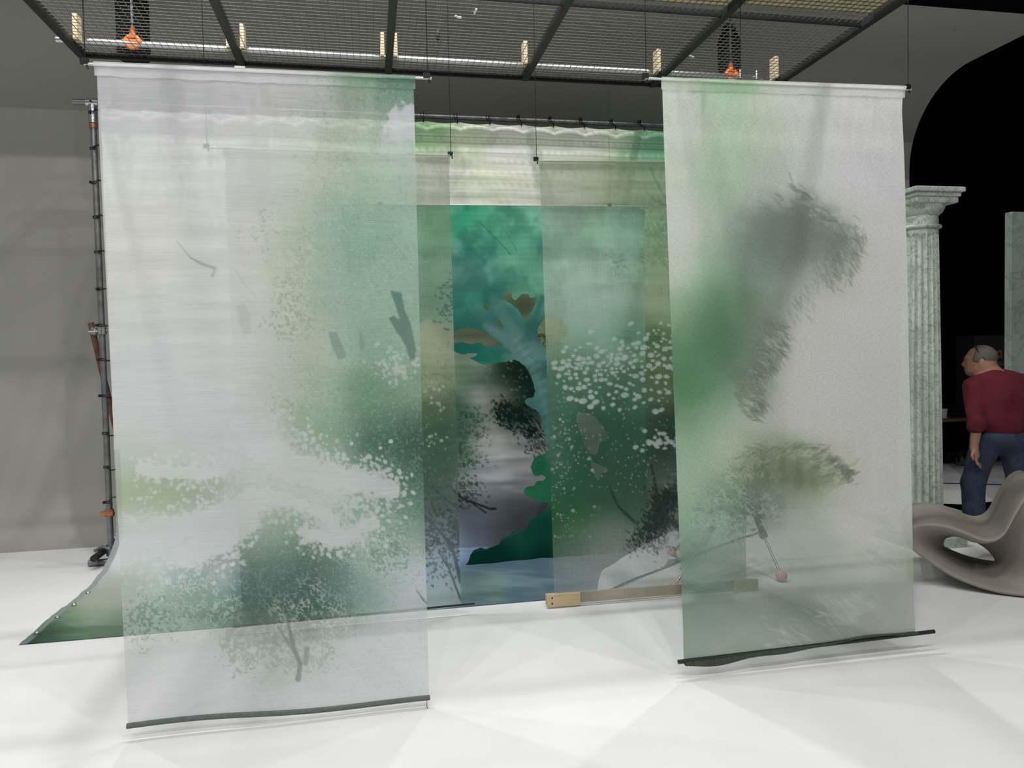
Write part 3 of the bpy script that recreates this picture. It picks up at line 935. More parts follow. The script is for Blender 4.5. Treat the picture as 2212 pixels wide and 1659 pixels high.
def paint_c(p):
    pts = [(500, 380, (186, 188, 186)), (600, 380, (180, 186, 178)), (750, 380, (168, 180, 160)), (850, 380, (160, 172, 152)), (940, 380, (166, 166, 150)),
           (500, 560, (196, 198, 192)), (650, 560, (150, 172, 150)), (800, 540, (110, 152, 132)), (880, 540, (120, 156, 134)), (940, 490, (128, 158, 116)), (940, 560, (156, 170, 146)),
           (500, 720, (200, 202, 204)), (650, 700, (176, 186, 168)), (800, 700, (136, 166, 146)), (940, 640, (124, 156, 122)), (940, 720, (176, 180, 154)),
           (520, 900, (204, 207, 208)), (680, 880, (140, 170, 140)), (800, 900, (76, 120, 96)), (940, 790, (156, 170, 124)), (940, 850, (100, 120, 88)),
           (550, 1050, (190, 200, 190)), (700, 1050, (150, 172, 152)), (850, 1030, (50, 94, 76)), (940, 940, (66, 98, 74)), (940, 1030, (62, 92, 76)),
           (560, 1180, (112, 142, 120)), (700, 1150, (110, 146, 122)), (850, 1150, (110, 144, 122)), (930, 1090, (100, 118, 110)), (975, 1110, (92, 108, 106)), (940, 1160, (130, 142, 140)),
           (560, 1260, (64, 98, 92)), (640, 1260, (66, 104, 90)), (760, 1260, (120, 146, 136)), (850, 1250, (184, 192, 200)), (940, 1230, (170, 180, 194)),
           (560, 1330, (70, 106, 92)), (700, 1320, (110, 140, 124)), (850, 1310, (180, 190, 190)), (950, 1290, (166, 180, 180))]
    p.base([q + (0.62,) for q in pts], 42, 18)
    rg = p.rng
    dk = (58, 74, 66)
    for i in range(420):
        x, y = rg.uniform(905, 1000), rg.normal(1160, 45)
        p.leaf(x, y, rg.uniform(2.5, 6), rg.uniform(2.5, 4.5), rg.uniform(0, 3), dk, .75, .8)
    for i in range(140):
        p.leaf(rg.uniform(905, 1000), rg.normal(1080, 40), rg.uniform(2, 5), 2.5, rg.uniform(0, 3), dk, .5)
    for i in range(60):
        p.leaf(rg.normal(968, 12), rg.normal(645, 28), rg.uniform(3, 6), 3, rg.uniform(-.6, .6), (70, 104, 76), .8)
    for i in range(80):
        p.leaf(rg.normal(945, 28), rg.normal(820, 26), rg.uniform(3, 6), 2.5, rg.uniform(0, .8), (84, 104, 70), .6)
    for i in range(40):
        p.dot(rg.normal(935, 22), rg.choice([830, 870, 945, 950]) + rg.randn() * 9, rg.uniform(1.5, 4), (186, 194, 180), .8)
    for i in range(90):
        p.dot(rg.uniform(905, 985), rg.uniform(780, 1050), rg.uniform(.8, 1.8), (170, 184, 170), .7)
    br = (70, 84, 80)
    p.line([(915, 1112), (950, 1146), (975, 1180), (985, 1215), (995, 1255)], 6, 9, br, .9, .2, .8)
    p.line([(945, 1190), (968, 1225), (982, 1262), (995, 1295)], 4, 5, br, .9, .2, .8)
    p.line([(985, 1120), (992, 1160), (1000, 1200)], 8, 6, br, .8, .2)
    p.line([(930, 1040), (955, 1070), (996, 1098)], 4, 6, br, .85, .2)
    p.line([(960, 1020), (980, 1060), (1000, 1080)], 3, 5, br, .7, .2)
    for i in range(500):
        x = rg.normal(610, 60)
        p.leaf(x, rg.normal(1290, 45), rg.uniform(3, 7), 3.5, rg.uniform(-1.2, -.2), (54, 84, 76), .45)
    p.speck(p.blobm(640, 900, 200, 150, soft=.9) * .4, (196, 206, 190), .5, 6, 61)


eC, PC, _ = banner([(485, 320), (969, 334), (996, 1306), (524, 1352)], YC, 200, 400,
                   'smaller gauze banner hanging behind the front left banner, dark leafy branches at its foot', paint_c, MC, 7, [(445, 316), (980, 333)], 1.45)
MB().tube([atY(505, 1354, YC - .004), atY(1025, 1304, YC - .004)], 0.0065, 8).build('bottom_rod', M['dark_metal'], eC, True)


def paint_d(p):
    pts = [(1190, 370, (160, 168, 142)), (1300, 370, (146, 164, 132)), (1420, 370, (132, 156, 122)), (1520, 380, (140, 170, 138)), (1590, 380, (130, 160, 130)),
           (1200, 430, (172, 172, 154)), (1300, 430, (160, 168, 142)), (1400, 430, (120, 150, 112)), (1550, 480, (150, 176, 150)),
           (1200, 500, (156, 188, 160)), (1300, 490, (152, 184, 156)), (1360, 490, (140, 176, 152)), (1420, 490, (100, 140, 102)), (1550, 560, (140, 168, 138)),
           (1200, 570, (178, 200, 176)), (1300, 570, (176, 198, 174)), (1390, 560, (124, 156, 116)), (1430, 580, (140, 164, 124)),
           (1200, 650, (184, 202, 186)), (1300, 640, (186, 202, 184)), (1420, 660, (164, 174, 146)), (1550, 640, (92, 134, 98)),
           (1190, 700, (180, 186, 156)), (1290, 710, (160, 188, 172)), (1360, 725, (92, 140, 92)), (1420, 725, (100, 140, 92)), (1550, 720, (80, 124, 88)),
           (1220, 760, (120, 160, 112)), (1300, 770, (140, 172, 142)), (1400, 780, (90, 130, 90)), (1550, 800, (86, 126, 92)),
           (1210, 850, (76, 118, 76)), (1300, 850, (78, 112, 78)), (1370, 850, (88, 130, 98)), (1420, 830, (104, 126, 78)), (1550, 900, (84, 128, 90)),
           (1210, 940, (68, 108, 82)), (1300, 930, (54, 92, 70)), (1370, 930, (62, 108, 84)), (1430, 930, (50, 72, 58)), (1550, 1000, (100, 128, 104)),
           (1210, 1030, (62, 104, 78)), (1300, 1030, (60, 98, 76)), (1400, 1020, (66, 92, 80)), (1460, 1030, (74, 94, 86)), (1550, 1090, (84, 110, 94)),
           (1215, 1110, (48, 106, 60)), (1290, 1090, (60, 108, 68)), (1360, 1090, (80, 112, 84)), (1440, 1100, (110, 124, 116)), (1550, 1160, (84, 112, 100)),
           (1225, 1165, (86, 136, 82)), (1280, 1150, (120, 142, 104)), (1340, 1160, (150, 158, 150)), (1420, 1160, (140, 148, 144)), (1550, 1210, (96, 122, 112)),
           (1215, 1220, (150, 160, 164)), (1300, 1200, (178, 182, 182)), (1400, 1210, (180, 186, 190)), (1550, 1250, (104, 126, 116)),
           (1215, 1270, (150, 160, 168)), (1350, 1260, (178, 186, 192)), (1580, 1240, (104, 126, 116))]
    p.base([q + (0.62,) for q in pts], 36, 16)
    p.cov -= 0.12 * sstep(1130, 1220, p.Y)
    rg = p.rng
    p.speck(p.blobm(1425, 520, 60, 110, soft=.8, rough=.5) * .5, (80, 118, 84), .6, 5, 63)
    p.speck(p.blobm(1350, 565, 70, 40, soft=.8, rough=.5) * .45, (98, 128, 88), .6, 5, 64, 1, 1.6)
    p.speck(p.blobm(1380, 728, 70, 26, soft=.6, rough=.5) * .6, (76, 120, 82), .6, 6, 65, .6, 2)
    dk = (34, 56, 48)
    for i in range(1000):
        t = rg.beta(1.2, 1.6)
        ax_, ay2 = 1465 - 60 * rg.beta(1, 1.6), 1040 + 40 * rg.rand()
        x = ax_ + (1345 + 70 * rg.rand() - ax_) * t + rg.randn() * 9
        y = ay2 + (1186 - ay2) * t + rg.randn() * 12
        p.leaf(x, y, rg.uniform(2.2, 5.5), rg.uniform(2.2, 4.2), rg.uniform(.2, 2.4), dk, .9 * (1 - .3 * t), .88)
    for i in range(240):
        p.leaf(rg.normal(1500, 50), rg.normal(1150, 30), rg.uniform(2.5, 6), 3.5, rg.uniform(.2, 2.4), (48, 72, 62), .6, .8)
    br = (42, 60, 54)
    p.line([(1400, 1000), (1412, 1060), (1432, 1110), (1470, 1150), (1500, 1180)], 6, 11, br, .9, .25, .85)
    p.line([(1312, 1050), (1330, 1090), (1365, 1125)], 4, 7, br, .8, .25)
    p.line([(1430, 1050), (1442, 1100), (1460, 1140)], 4, 5, br, .8, .25)
    p.line([(1500, 1130), (1545, 1170), (1572, 1192)], 8, 10, br, .85, .3)
    p.line([(1510, 1140), (1560, 1168), (1600, 1172)], 5, 7, br, .8, .3)
    p.line([(1398, 362), (1418, 405), (1440, 440)], 2, 3.5, (74, 106, 78), .9)
    p.line([(1390, 412), (1410, 432), (1440, 446)], 2.5, 3.5, (74, 106, 78), .9)
    W = (196, 206, 202)
    put = []

    def petal(x, y, r):
        for a_, b_, c_ in put:
            if (a_ - x) ** 2 + (b_ - y) ** 2 < ((r + c_) * 1.12) ** 2:
                return
        put.append((x, y, r))
        p.dot(x, y, r, W, .92, rg.uniform(1, 1.6), rg.uniform(-.7, .3), .8)
    for i in range(420):
        t = rg.uniform(0, 1)
        petal(1195 + 255 * t, 800 - 52 * t + rg.normal(0, 20 + 10 * t) + 6, rg.uniform(2.0, 5.8))
    for i in range(70):
        petal(rg.uniform(1220, 1440), rg.normal(842, 18), rg.uniform(3, 6))
    for i in range(34):
        p.dot(rg.normal(1425, 26), rg.normal(950, 10), rg.uniform(2, 5), W, .9, rg.uniform(1, 1.8), rg.uniform(-.4, .4), .8)
    for i in range(260):
        p.dot(rg.uniform(1190, 1460), rg.uniform(840, 1060), rg.uniform(.7, 2.0), W, .75)
    for i in range(110):
        p.dot(1190 + abs(rg.normal(0, 34)), rg.uniform(900, 1160), rg.uniform(.8, 4.0) if rg.rand() > .7 else 1.2, W, .8)
    for i in range(60):
        p.dot(rg.uniform(1380, 1445), rg.uniform(440, 560), rg.uniform(.8, 2), (180, 198, 180), .8)


eD, PD, _ = banner([(1166, 347), (1603, 350), (1613, 1272), (1198, 1307)], YC, 190, 390,
                   'gauze banner weighted by a wooden batten, half hidden behind the front right banner', paint_d, MC, 11, [(1157, 344), (1607, 348)], 1.45)
# wooden foot weight: batten behind the cloth, a block screwed on each end
k0, k1 = atY(1180, 1296, YC), atY(1634, 1262, YC)
dv = (k1 - k0)
ex = dv / 2
bt = MB().obox((k0 + k1) / 2 + Vector((0, 0.018, 0)), ex, (0, 0.009, 0), (0, 0, 0.036))
bo = bt.build('batten', M['batten'], eD, bevel=.002)
for t0, t1, hh in ((0.0, 0.15, .042), (0.885, 1.0, .042)):
    c = k0 + dv * (t0 + t1) / 2
    blk = MB().obox(c + Vector((0, -0.016, 0)), dv * (t1 - t0) / 2, (0, 0.012, 0), (0, 0, hh)).build('end_block', M['batten'], eD, bevel=.002)
    for sx, sz in ((-.7, .45), (-.7, -.45)) if t0 == 0 else ((.75, .3),):
        q = c + dv * (t1 - t0) / 2 * sx + Vector((0, -0.029, hh * sz))
        MB().tube([q + Vector((0, .004, 0)), q], .006, 8).build('screw', M['wire'], blk)
MB().tube([atY(1180, 1312, YC - .02), atY(1630, 1278, YC - .02)], 0.004, 6).build('foot_rod', M['rod'], eD, True)


# ------------------------------------------------------------------ tree shaped cut cloth
E_OUT = [(738, 442), (900, 443), (1100, 444), (1393, 447), (1395, 700), (1396, 1000), (1397, 1208), (1250, 1212), (1100, 1220), (998, 1228), (1000, 1212), (1008, 1192), (1022, 1184), (1040, 1184), (1066, 1175),
         (1070, 1165), (1085, 1157), (1096, 1148), (1108, 1148), (1125, 1142), (1131, 1123), (1145, 1113), (1160, 1108), (1167, 1098), (1175, 1088), (1163, 1082), (1150, 1086), (1147, 1076),
         (1135, 1075), (1122, 1068), (1119, 1058), (1127, 1050), (1142, 1047), (1148, 1038), (1162, 1036), (1167, 1028), (1158, 1024), (1144, 1025), (1135, 1010), (1141, 990), (1152, 981),
         (1162, 978), (1172, 970), (1167, 945), (1164, 925), (1158, 905), (1150, 886), (1138, 879), (1128, 873), (1121, 864), (1128, 857), (1138, 856), (1143, 844), (1140, 825), (1133, 808),
         (1125, 793), (1115, 783), (1105, 776), (1090, 774), (1078, 779), (1062, 780), (1045, 784), (1028, 783), (1012, 776), (1001, 770), (1016, 766), (1017, 759), (1003, 760), (985, 762),
         (972, 757), (958, 748), (952, 734), (970, 738), (987, 736), (1006, 741), (1024, 736), (1034, 745), (1058, 745), (1073, 742), (1060, 732), (1042, 718), (1022, 709), (1000, 705),
         (983, 707), (966, 713), (950, 701), (930, 696), (912, 686), (885, 700), (850, 690), (820, 655), (806, 628), (780, 620), (774, 596), (746, 584), (752, 556), (738, 530), (748, 500)]
E_HOLES = [[(1072, 633), (1091, 626), (1093, 638), (1100, 646), (1114, 633), (1128, 632), (1134, 642), (1148, 639), (1142, 660), (1129, 684), (1120, 687), (1108, 668), (1093, 655), (1080, 648)],
           [(1031, 657), (1037, 651), (1043, 666), (1035, 664)], [(1056, 690), (1066, 688), (1075, 707), (1063, 697)],
           [(1150, 708), (1160, 691), (1180, 679), (1203, 692), (1216, 712), (1206, 728), (1192, 735), (1180, 743), (1163, 746), (1151, 728)],
           [(1235, 896), (1268, 890), (1298, 922), (1306, 945), (1290, 954), (1280, 979), (1262, 973), (1248, 940)], [(1268, 995), (1287, 1001), (1310, 1016), (1292, 1020), (1286, 1036), (1275, 1020)]]


def paint_e(p):
    pts = [(760, 480, (150, 186, 160)), (800, 560, (128, 176, 150)), (870, 500, (112, 168, 142)), (870, 620, (96, 150, 130)), (930, 480, (70, 150, 110)), (940, 560, (70, 140, 110)), (930, 650, (50, 120, 100)),
           (995, 465, (44, 148, 112)), (1040, 455, (84, 178, 138)), (1100, 470, (78, 152, 124)), (1155, 460, (112, 180, 156)), (1000, 530, (34, 108, 92)), (1045, 515, (70, 150, 124)),
           (1060, 570, (58, 124, 110)), (1100, 530, (92, 170, 140)), (1150, 545, (70, 132, 114)), (1000, 580, (86, 130, 124)), (1030, 640, (36, 106, 96)), (1130, 590, (96, 160, 132)), (1150, 650, (78, 152, 124)),
           (1100, 610, (64, 132, 114)), (1060, 680, (46, 104, 98)), (1000, 690, (38, 98, 92)), (1150, 700, (38, 92, 88)), (1050, 762, (26, 112, 90)), (1000, 750, (22, 96, 84)),
           (1090, 730, (88, 122, 126)), (1130, 770, (98, 138, 134)), (1150, 810, (70, 118, 114)), (1172, 870, (80, 142, 132)), (1185, 950, (60, 130, 112)), (1150, 870, (60, 110, 110)),
           (1160, 1000, (34, 112, 76)), (1150, 1060, (44, 130, 86)), (1180, 1050, (34, 116, 80)), (1150, 1135, (18, 76, 60)), (1100, 1165, (20, 88, 66)), (1130, 1165, (24, 98, 72)), (1150, 1205, (6, 50, 44)), (1020, 1208, (10, 62, 50)), (1070, 1200, (8, 60, 50)),
           (1250, 480, (130, 180, 156)), (1350, 480, (140, 190, 170)), (1250, 600, (140, 190, 172)), (1350, 600, (150, 190, 176)), (1250, 700, (130, 180, 170)), (1350, 720, (130, 176, 160)), (1250, 800, (70, 130, 110)),
           (1350, 850, (60, 120, 100)), (1250, 950, (30, 90, 76)), (1350, 950, (50, 110, 96)), (1250, 1060, (24, 90, 64)), (1350, 1050, (40, 90, 74)), (1300, 1170, (120, 140, 136)), (1230, 1180, (60, 110, 90))]
    p.base([q + (1.0,) for q in pts], 26, 14)
    n = p.noise(48, 3, 5)
    area = 1 - sstep(640, 700, p.Y)
    p.over(sstep(.42, .74, n) * area, (124, 184, 160), .42)
    p.over(sstep(.42, .72, p.noise(40, 9, 5)) * area, (34, 98, 86), .42)
    p.over(sstep(.52, .6, p.noise(26, 12, 4)) * sstep(700, 740, p.Y) * (1 - sstep(1060, 1200, p.Y)), (20, 90, 70), .3)
    # trunk with bark rings
    tr = [(1052, 640), (1080, 690), (1110, 735), (1140, 780), (1160, 830), (1176, 890), (1186, 950), (1200, 1000)]
    p.line([(985, 640), (1040, 690), (1100, 740)], 8, 22, (66, 108, 110), .6, .2, soft=9)
    p.line([(1036, 700), (1070, 722), (1110, 752)], 12, 30, (94, 128, 132), .7, .2, soft=8)
    p.line([(1160, 640), (1140, 690), (1120, 740)], 10, 22, (44, 98, 94), .6, .2, soft=9)
    p.line(tr, 18, 52, (84, 128, 126), .5, .2, soft=12)
    p.line([(q[0] - 6, q[1]) for q in tr[2:]], 6, 14, (130, 160, 156), .35, .3, soft=14)
    for i in range(30):
        t = i / 29 * (len(tr) - 3.2) + 1.9
        x = np.interp(t, range(len(tr)), [q[0] for q in tr]); y = np.interp(t, range(len(tr)), [q[1] for q in tr])
        w = 8 + 14 * t / len(tr)
        o = p.rng.uniform(-6, 6)
        p.line([(x - w + o, y + 8), (x + o, y - 1), (x + w * .8 + o, y - 5)], 2.0, 5.0, (44, 98, 96) if i % 2 else (124, 160, 156), .3, .7, soft=4)
    p.line([(1022, 478), (1045, 500), (1076, 532), (1090, 548)], 1.2, 2, (30, 96, 82), .7)
    p.line([(1080, 500), (1098, 530), (1104, 542)], 1.2, 1.6, (30, 96, 82), .5)
    p.blob(1010, 640, 24, 26, (56, 150, 124), .5, soft=.9, rough=.4, rs=18)
    # contour: pale cut edge
    for q in ([(985, 762), (1012, 776), (1045, 784), (1090, 775)], [(1120, 858), (1128, 873), (1150, 886)], [(1008, 1192), (1040, 1185), (1070, 1165), (1108, 1148), (1131, 1123), (1167, 1098)]):
        p.line(q, 1.6, 1.6, (90, 150, 124), .5)


eE = empty('tree_cutout_cloth', (float((atY(738, 442, YE).x + atY(1396, 447, YE).x) / 2), YE, 0.0), 'teal cut-out cloth shaped as a leaning tree between two inner gauzes', 'backdrop')
qE = [(738, 442), (1393, 447), (1397, 1209), (747, 1236)]
nu, nv = 300, 350
X, Y = quad_map(qE, nu, nv)
pE = Paint(X, Y, 21)
pE.index()
paint_e(pE)
pE.gain = 1.55
pE.sat = 0.84
msk = inside(smooth_poly(E_OUT, 4), X, Y)
msk[0, :] = msk[1, :]
for h in E_HOLES:
    msk &= ~inside(smooth_poly(h, 4), X, Y)
mf = blur3(msk.astype(float))
pE.cov = mf
keep = np.maximum.reduce([mf[:-1, :-1], mf[1:, :-1], mf[:-1, 1:], mf[1:, 1:]]) > 0.3
PEc = [atY(x, y, YE) for x, y in qE]
P3 = plane_pts(PEc, nu, nv)
P3[..., 2] = np.maximum(P3[..., 2], 0.012)
ME = cloth_mat('cut_cloth_print', (30, 60), 0.06, 0.3, cross=.5, cut=True)
cloth_mesh('cut_cloth', P3, pE, ME, eE, keep)
MB().tube([PEc[0] + Vector((-.03, .012, .005)), PEc[1] + Vector((.03, .012, .005))], .007, 8).build('top_rod', M['rod'], eE, True)
wires(eE, [PEc[0] + Vector((.3, .012, .012)), PEc[1] + Vector((-.3, .012, .012))], 4.1, .0008)


# ------------------------------------------------------------------ painted backcloth on pipe frame
FX0, FX1 = -2.14, 3.50
FZT = 3.78
FY = 6.62
FYF = 4.94


def f_section(s):
    """hanging then sweeping over the floor; s = distance down the cloth"""
    zs = [(FY, FZT), (FY - .01, 1.2), (FY - .02, .5), (FY - .05, .26), (FY - .12, .11), (FY - .25, .035), (FY - .45, .012), (6.0, .006), (5.5, .006), (FYF, .006)]
    return zs


sec = []
zs = f_section(0)
for i in range(len(zs) - 1):
    (y0, z0), (y1, z1) = zs[i], zs[i + 1]
    L = hypot(y1 - y0, z1 - z0)
    k = max(2, int(L / 0.0125))
    sec += [(y0 + (y1 - y0) * j / k, z0 + (z1 - z0) * j / k) for j in range(k)]
sec.append(zs[-1])
sec = np.array(sec)
for _ in range(6):
    sec[1:-1] = (sec[:-2] + 2 * sec[1:-1] + sec[2:]) / 4
nu = 420
xs = np.linspace(FX0, FX1, nu + 1)
P3 = np.zeros((len(sec), nu + 1, 3))
P3[..., 0] = xs[None, :]
P3[..., 1] = sec[:, 0][:, None]
P3[..., 2] = sec[:, 1][:, None]
P3[..., 0] += (0.055 * sstep(.02, .3, P3[..., 2]))*np.clip((FX1 - P3[..., 0]) / (FX1 - FX0), 0, 1)
eF = empty('painted_backcloth', ((FX0 + FX1) / 2, FY, 0.0), 'wide painted backcloth tied to a pipe frame, trailing forward over the floor', 'backdrop')


def homog(src, dst):
    A, bb = [], []
    for (x, y), (u, v) in zip(src, dst):
        A += [[x, y, 1, 0, 0, 0, -u * x, -u * y], [0, 0, 0, x, y, 1, -v * x, -v * y]]
        bb += [u, v]
    h = np.append(np.linalg.solve(np.array(A, float), np.array(bb, float)), 1).reshape(3, 3)

    def m(x, y):
        w = h[2, 0] * x + h[2, 1] * y + h[2, 2]
        return (h[0, 0] * x + h[0, 1] * y + h[0, 2]) / w, (h[1, 0] * x + h[1, 1] * y + h[1, 2]) / w
    return m


# the design of the upright sheet and of its floor apron, each laid out by the cloth's own corners
UPC = [(198.0, 232.5), (1590.6, 286.0), (1598.7, 1135.7), (241.0, 1229.8)]
APC = [(194.8, 1267.6), (1654.9, 1161.0), (1833.2, 1241.2), (40.3, 1394.3)]
UP = homog([(FX0, FZT), (FX1, FZT), (FX1, 0), (FX0, 0)], UPC)
AP = homog([(FX0, FY - .5), (FX1, FY - .5), (FX1, FYF), (FX0, FYF)], APC)
ux, uy = UP(P3[..., 0], P3[..., 2])
ax_, ay_ = AP(P3[..., 0], P3[..., 1])
kb = sstep(6.12, 6.5, P3[..., 1])
X, Y = ax_ * (1 - kb) + ux * kb, ay_ * (1 - kb) + uy * kb
pF = Paint(X, Y, 33)
pF.index()


def paint_f(p):
    pts = [(230, 270, (206, 210, 206)), (400, 280, (208, 212, 200)), (600, 285, (190, 208, 180)), (760, 290, (176, 200, 166)), (905, 285, (140, 176, 132)), (1000, 285, (178, 198, 160)), (1100, 300, (204, 206, 184)), (1200, 300, (190, 202, 174)), (1300, 295, (196, 200, 178)), (1350, 300, (150, 176, 142)), (1400, 310, (84, 140, 106)), (1440, 310, (104, 156, 120)), (1550, 320, (140, 180, 144)),
           (230, 400, (208, 214, 202)), (400, 400, (208, 212, 200)), (600, 400, (196, 206, 188)), (800, 400, (180, 200, 170)), (940, 390, (196, 198, 176)), (1050, 390, (198, 204, 172)), (1130, 420, (198, 200, 174)), (1250, 400, (190, 196, 172)), (1350, 400, (150, 168, 138)), (1430, 420, (130, 164, 126)), (1550, 420, (160, 186, 158)),
           (250, 600, (214, 218, 204)), (450, 600, (210, 213, 210)), (650, 600, (186, 200, 178)), (850, 600, (150, 186, 158)), (1000, 560, (150, 176, 140)), (1100, 600, (120, 140, 104)), (1115, 660, (92, 98, 76)), (1250, 600, (170, 190, 160)), (1420, 600, (150, 176, 140)), (1550, 600, (120, 156, 124)),
           (1000, 720, (96, 106, 84)), (1040, 730, (100, 108, 88)), (1170, 715, (150, 158, 124)), (1200, 730, (120, 140, 100)),
           (260, 800, (210, 214, 216)), (450, 800, (210, 213, 214)), (650, 800, (170, 190, 166)), (850, 800, (110, 150, 120)), (930, 790, (180, 184, 156)), (985, 790, (150, 170, 140)), (1005, 810, (76, 116, 90)), (1035, 790, (180, 190, 170)), (1080, 800, (40, 66, 52)), (1125, 800, (22, 44, 36)), (1120, 850, (22, 46, 38)), (1060, 830, (60, 86, 70)),
           (1250, 800, (70, 100, 74)), (1420, 800, (80, 100, 66)), (1550, 800, (90, 126, 96)),
           (1035, 865, (176, 176, 166)), (1060, 870, (160, 158, 150)), (1085, 870, (130, 132, 124)), (995, 890, (54, 90, 72)), (1020, 905, (92, 122, 100)), (1100, 900, (40, 62, 52)), (1140, 900, (30, 54, 46)), (1000, 960, (76, 106, 84)), (1050, 940, (166, 163, 160)), (1100, 950, (172, 168, 166)), (1150, 940, (150, 150, 148)), (1050, 990, (160, 160, 162)), (1130, 1000, (160, 158, 160)),
           (930, 930, (60, 90, 66)), (940, 1050, (80, 104, 92)), (1050, 1040, (142, 146, 162)), (1120, 1050, (136, 138, 146)), (1010, 1050, (130, 142, 138)), (1010, 1110, (112, 120, 134)), (1060, 1090, (116, 118, 130)), (1120, 1100, (96, 98, 104)), (1030, 1150, (92, 96, 110)), (1090, 1135, (78, 82, 90)), (1005, 1180, (130, 150, 186)), (960, 1170, (150, 165, 190)),
           (1275, 930, (156, 156, 154)), (1290, 1015, (140, 140, 144)), (1430, 950, (46, 66, 52)), (1430, 1050, (90, 106, 98)), (1430, 1150, (140, 146, 146)), (1550, 950, (100, 130, 100)), (1550, 1100, (110, 130, 118)),
           (280, 950, (206, 210, 212)), (500, 950, (208, 211, 214)), (700, 950, (150, 172, 150)), (850, 980, (80, 116, 98)), (300, 1080, (164, 186, 152)), (600, 1080, (170, 186, 172)), (800, 1100, (150, 170, 160)), (260, 1180, (208, 212, 216)), (450, 1180, (190, 200, 200)), (700, 1190, (150, 170, 165)), (850, 1190, (160, 175, 180)),
           (210, 1225, (158, 164, 170)), (240, 1245, (156, 164, 172)), (240, 1268, (146, 152, 122)), (200, 1290, (150, 146, 132)), (240, 1295, (152, 150, 136)), (180, 1315, (132, 142, 132)), (240, 1318, (126, 140, 138)), (170, 1340, (92, 124, 80)), (240, 1345, (80, 106, 74)), (130, 1365, (58, 84, 66)), (230, 1372, (54, 80, 62)), (60, 1395, (40, 62, 52)), (150, 1395, (46, 70, 58)),
           (400, 1260, (170, 186, 190)), (400, 1330, (96, 130, 104)), (400, 1370, (80, 116, 96)), (600, 1260, (130, 156, 170)), (600, 1330, (70, 104, 92)), (800, 1260, (130, 156, 170)), (800, 1320, (120, 150, 150)), (930, 1260, (130, 154, 176)), (930, 1300, (130, 158, 150)),
           (1020, 1235, (58, 80, 102)), (1100, 1232, (68, 92, 112)), (1170, 1230, (66, 90, 110)), (1020, 1270, (90, 114, 98)), (1080, 1275, (86, 112, 100)), (1150, 1265, (76, 102, 102)), (1030, 1302, (70, 96, 110)), (1120, 1296, (66, 92, 110)), (1180, 1285, (62, 86, 106)),
           (1230, 1220, (104, 114, 120)), (1350, 1200, (100, 108, 110)), (1250, 1270, (100, 114, 124)), (1400, 1180, (100, 106, 106))]
    p.base([q + (1.0, 24 if (960 < q[0] < 1180) else 34) for q in pts], 30, 10)
    rg = p.rng
    dk = (20, 40, 34)
    # leafy flecks dissolving the dark crowns
    for i in range(520):
        a = rg.uniform(0, 1)
        x = 1072 + 98 * a + rg.randn() * 10
        y = 880 + 60 * a * a + rg.randn() * (14 + 8 * a) + 10
        p.leaf(x, y, rg.uniform(2, 5), rg.uniform(2, 3.5), rg.uniform(.3, 1.6), dk, .9)
    for i in range(60):
        p.leaf(rg.normal(1158, 12), rg.normal(955, 16), rg.uniform(2, 5), 2.5, rg.uniform(0, 1.4), dk, .9)
    for i in range(300):
        a = rg.uniform(0, 1)
        x = 990 + abs(rg.randn()) * (34 - 8 * a)
        y = 880 + 130 * a
        p.leaf(x, y, rg.uniform(2, 5), rg.uniform(2, 3), rg.uniform(-1.2, -.2), (50, 78, 62), .75)
    for i in range(160):
        p.leaf(990 + abs(rg.randn()) * 26, rg.normal(1060, 18), rg.uniform(2, 4.5), 2.5, rg.uniform(-1.2, .5), (44, 60, 54), .8)
    for i in range(70):
        p.dot(rg.uniform(1040, 1140), rg.uniform(785, 870), rg.uniform(.6, 1.3), (150, 160, 150), .7)
    p.dot(1104, 780, 2.2, (230, 232, 226), 1)
    p.dot(1153, 706, 2, (225, 228, 220), 1)
    p.dot(1156, 714, 2, (225, 228, 220), 1)
    for i in range(50):
        p.leaf(rg.normal(1168, 12), rg.normal(732, 7), rg.uniform(2, 6), 2, rg.uniform(0, .6), (40, 50, 40), .8)
    br = (40, 50, 48)
    p.line([(980, 1060), (1000, 1078), (1030, 1088), (1056, 1098), (1068, 1098)], 4, 5.5, br, .95, .25)
    p.line([(1012, 1080), (1030, 1094), (1048, 1106)], 3, 4, br, .95, .25)
    # soft horizontal brush bands near the top
    p.over(sstep(.52, .75, p.noise(60, 8, 3, .12, 1.4)) * (1 - sstep(420, 520, p.Y)) * sstep(940, 990, p.X), (168, 176, 148), .35)
    p.over(sstep(.5, .7, p.noise(36, 18, 3, .3, 1.8)) * sstep(930, 960, p.Y) * (1 - sstep(1060, 1120, p.Y)) * sstep(985, 1020, p.X), (186, 184, 184), .4)
    p.over(sstep(.5, .8, p.noise(30, 28, 3, .25, 2.0)) * sstep(1225, 1240, p.Y), (150, 176, 186), .18)


paint_f(pF)
pF.gain = 1.7
pF.sat = 0.85
# plain hem strip down the left edge and a seam under the top
nvF = P3.shape[0]
uu = (xs - FX0)[None, :] * np.ones((nvF, 1))
pF.over((uu < 0.05) * (P3[..., 2] < 1.0), (120, 124, 126), .7)
pF.cov[:] = 1
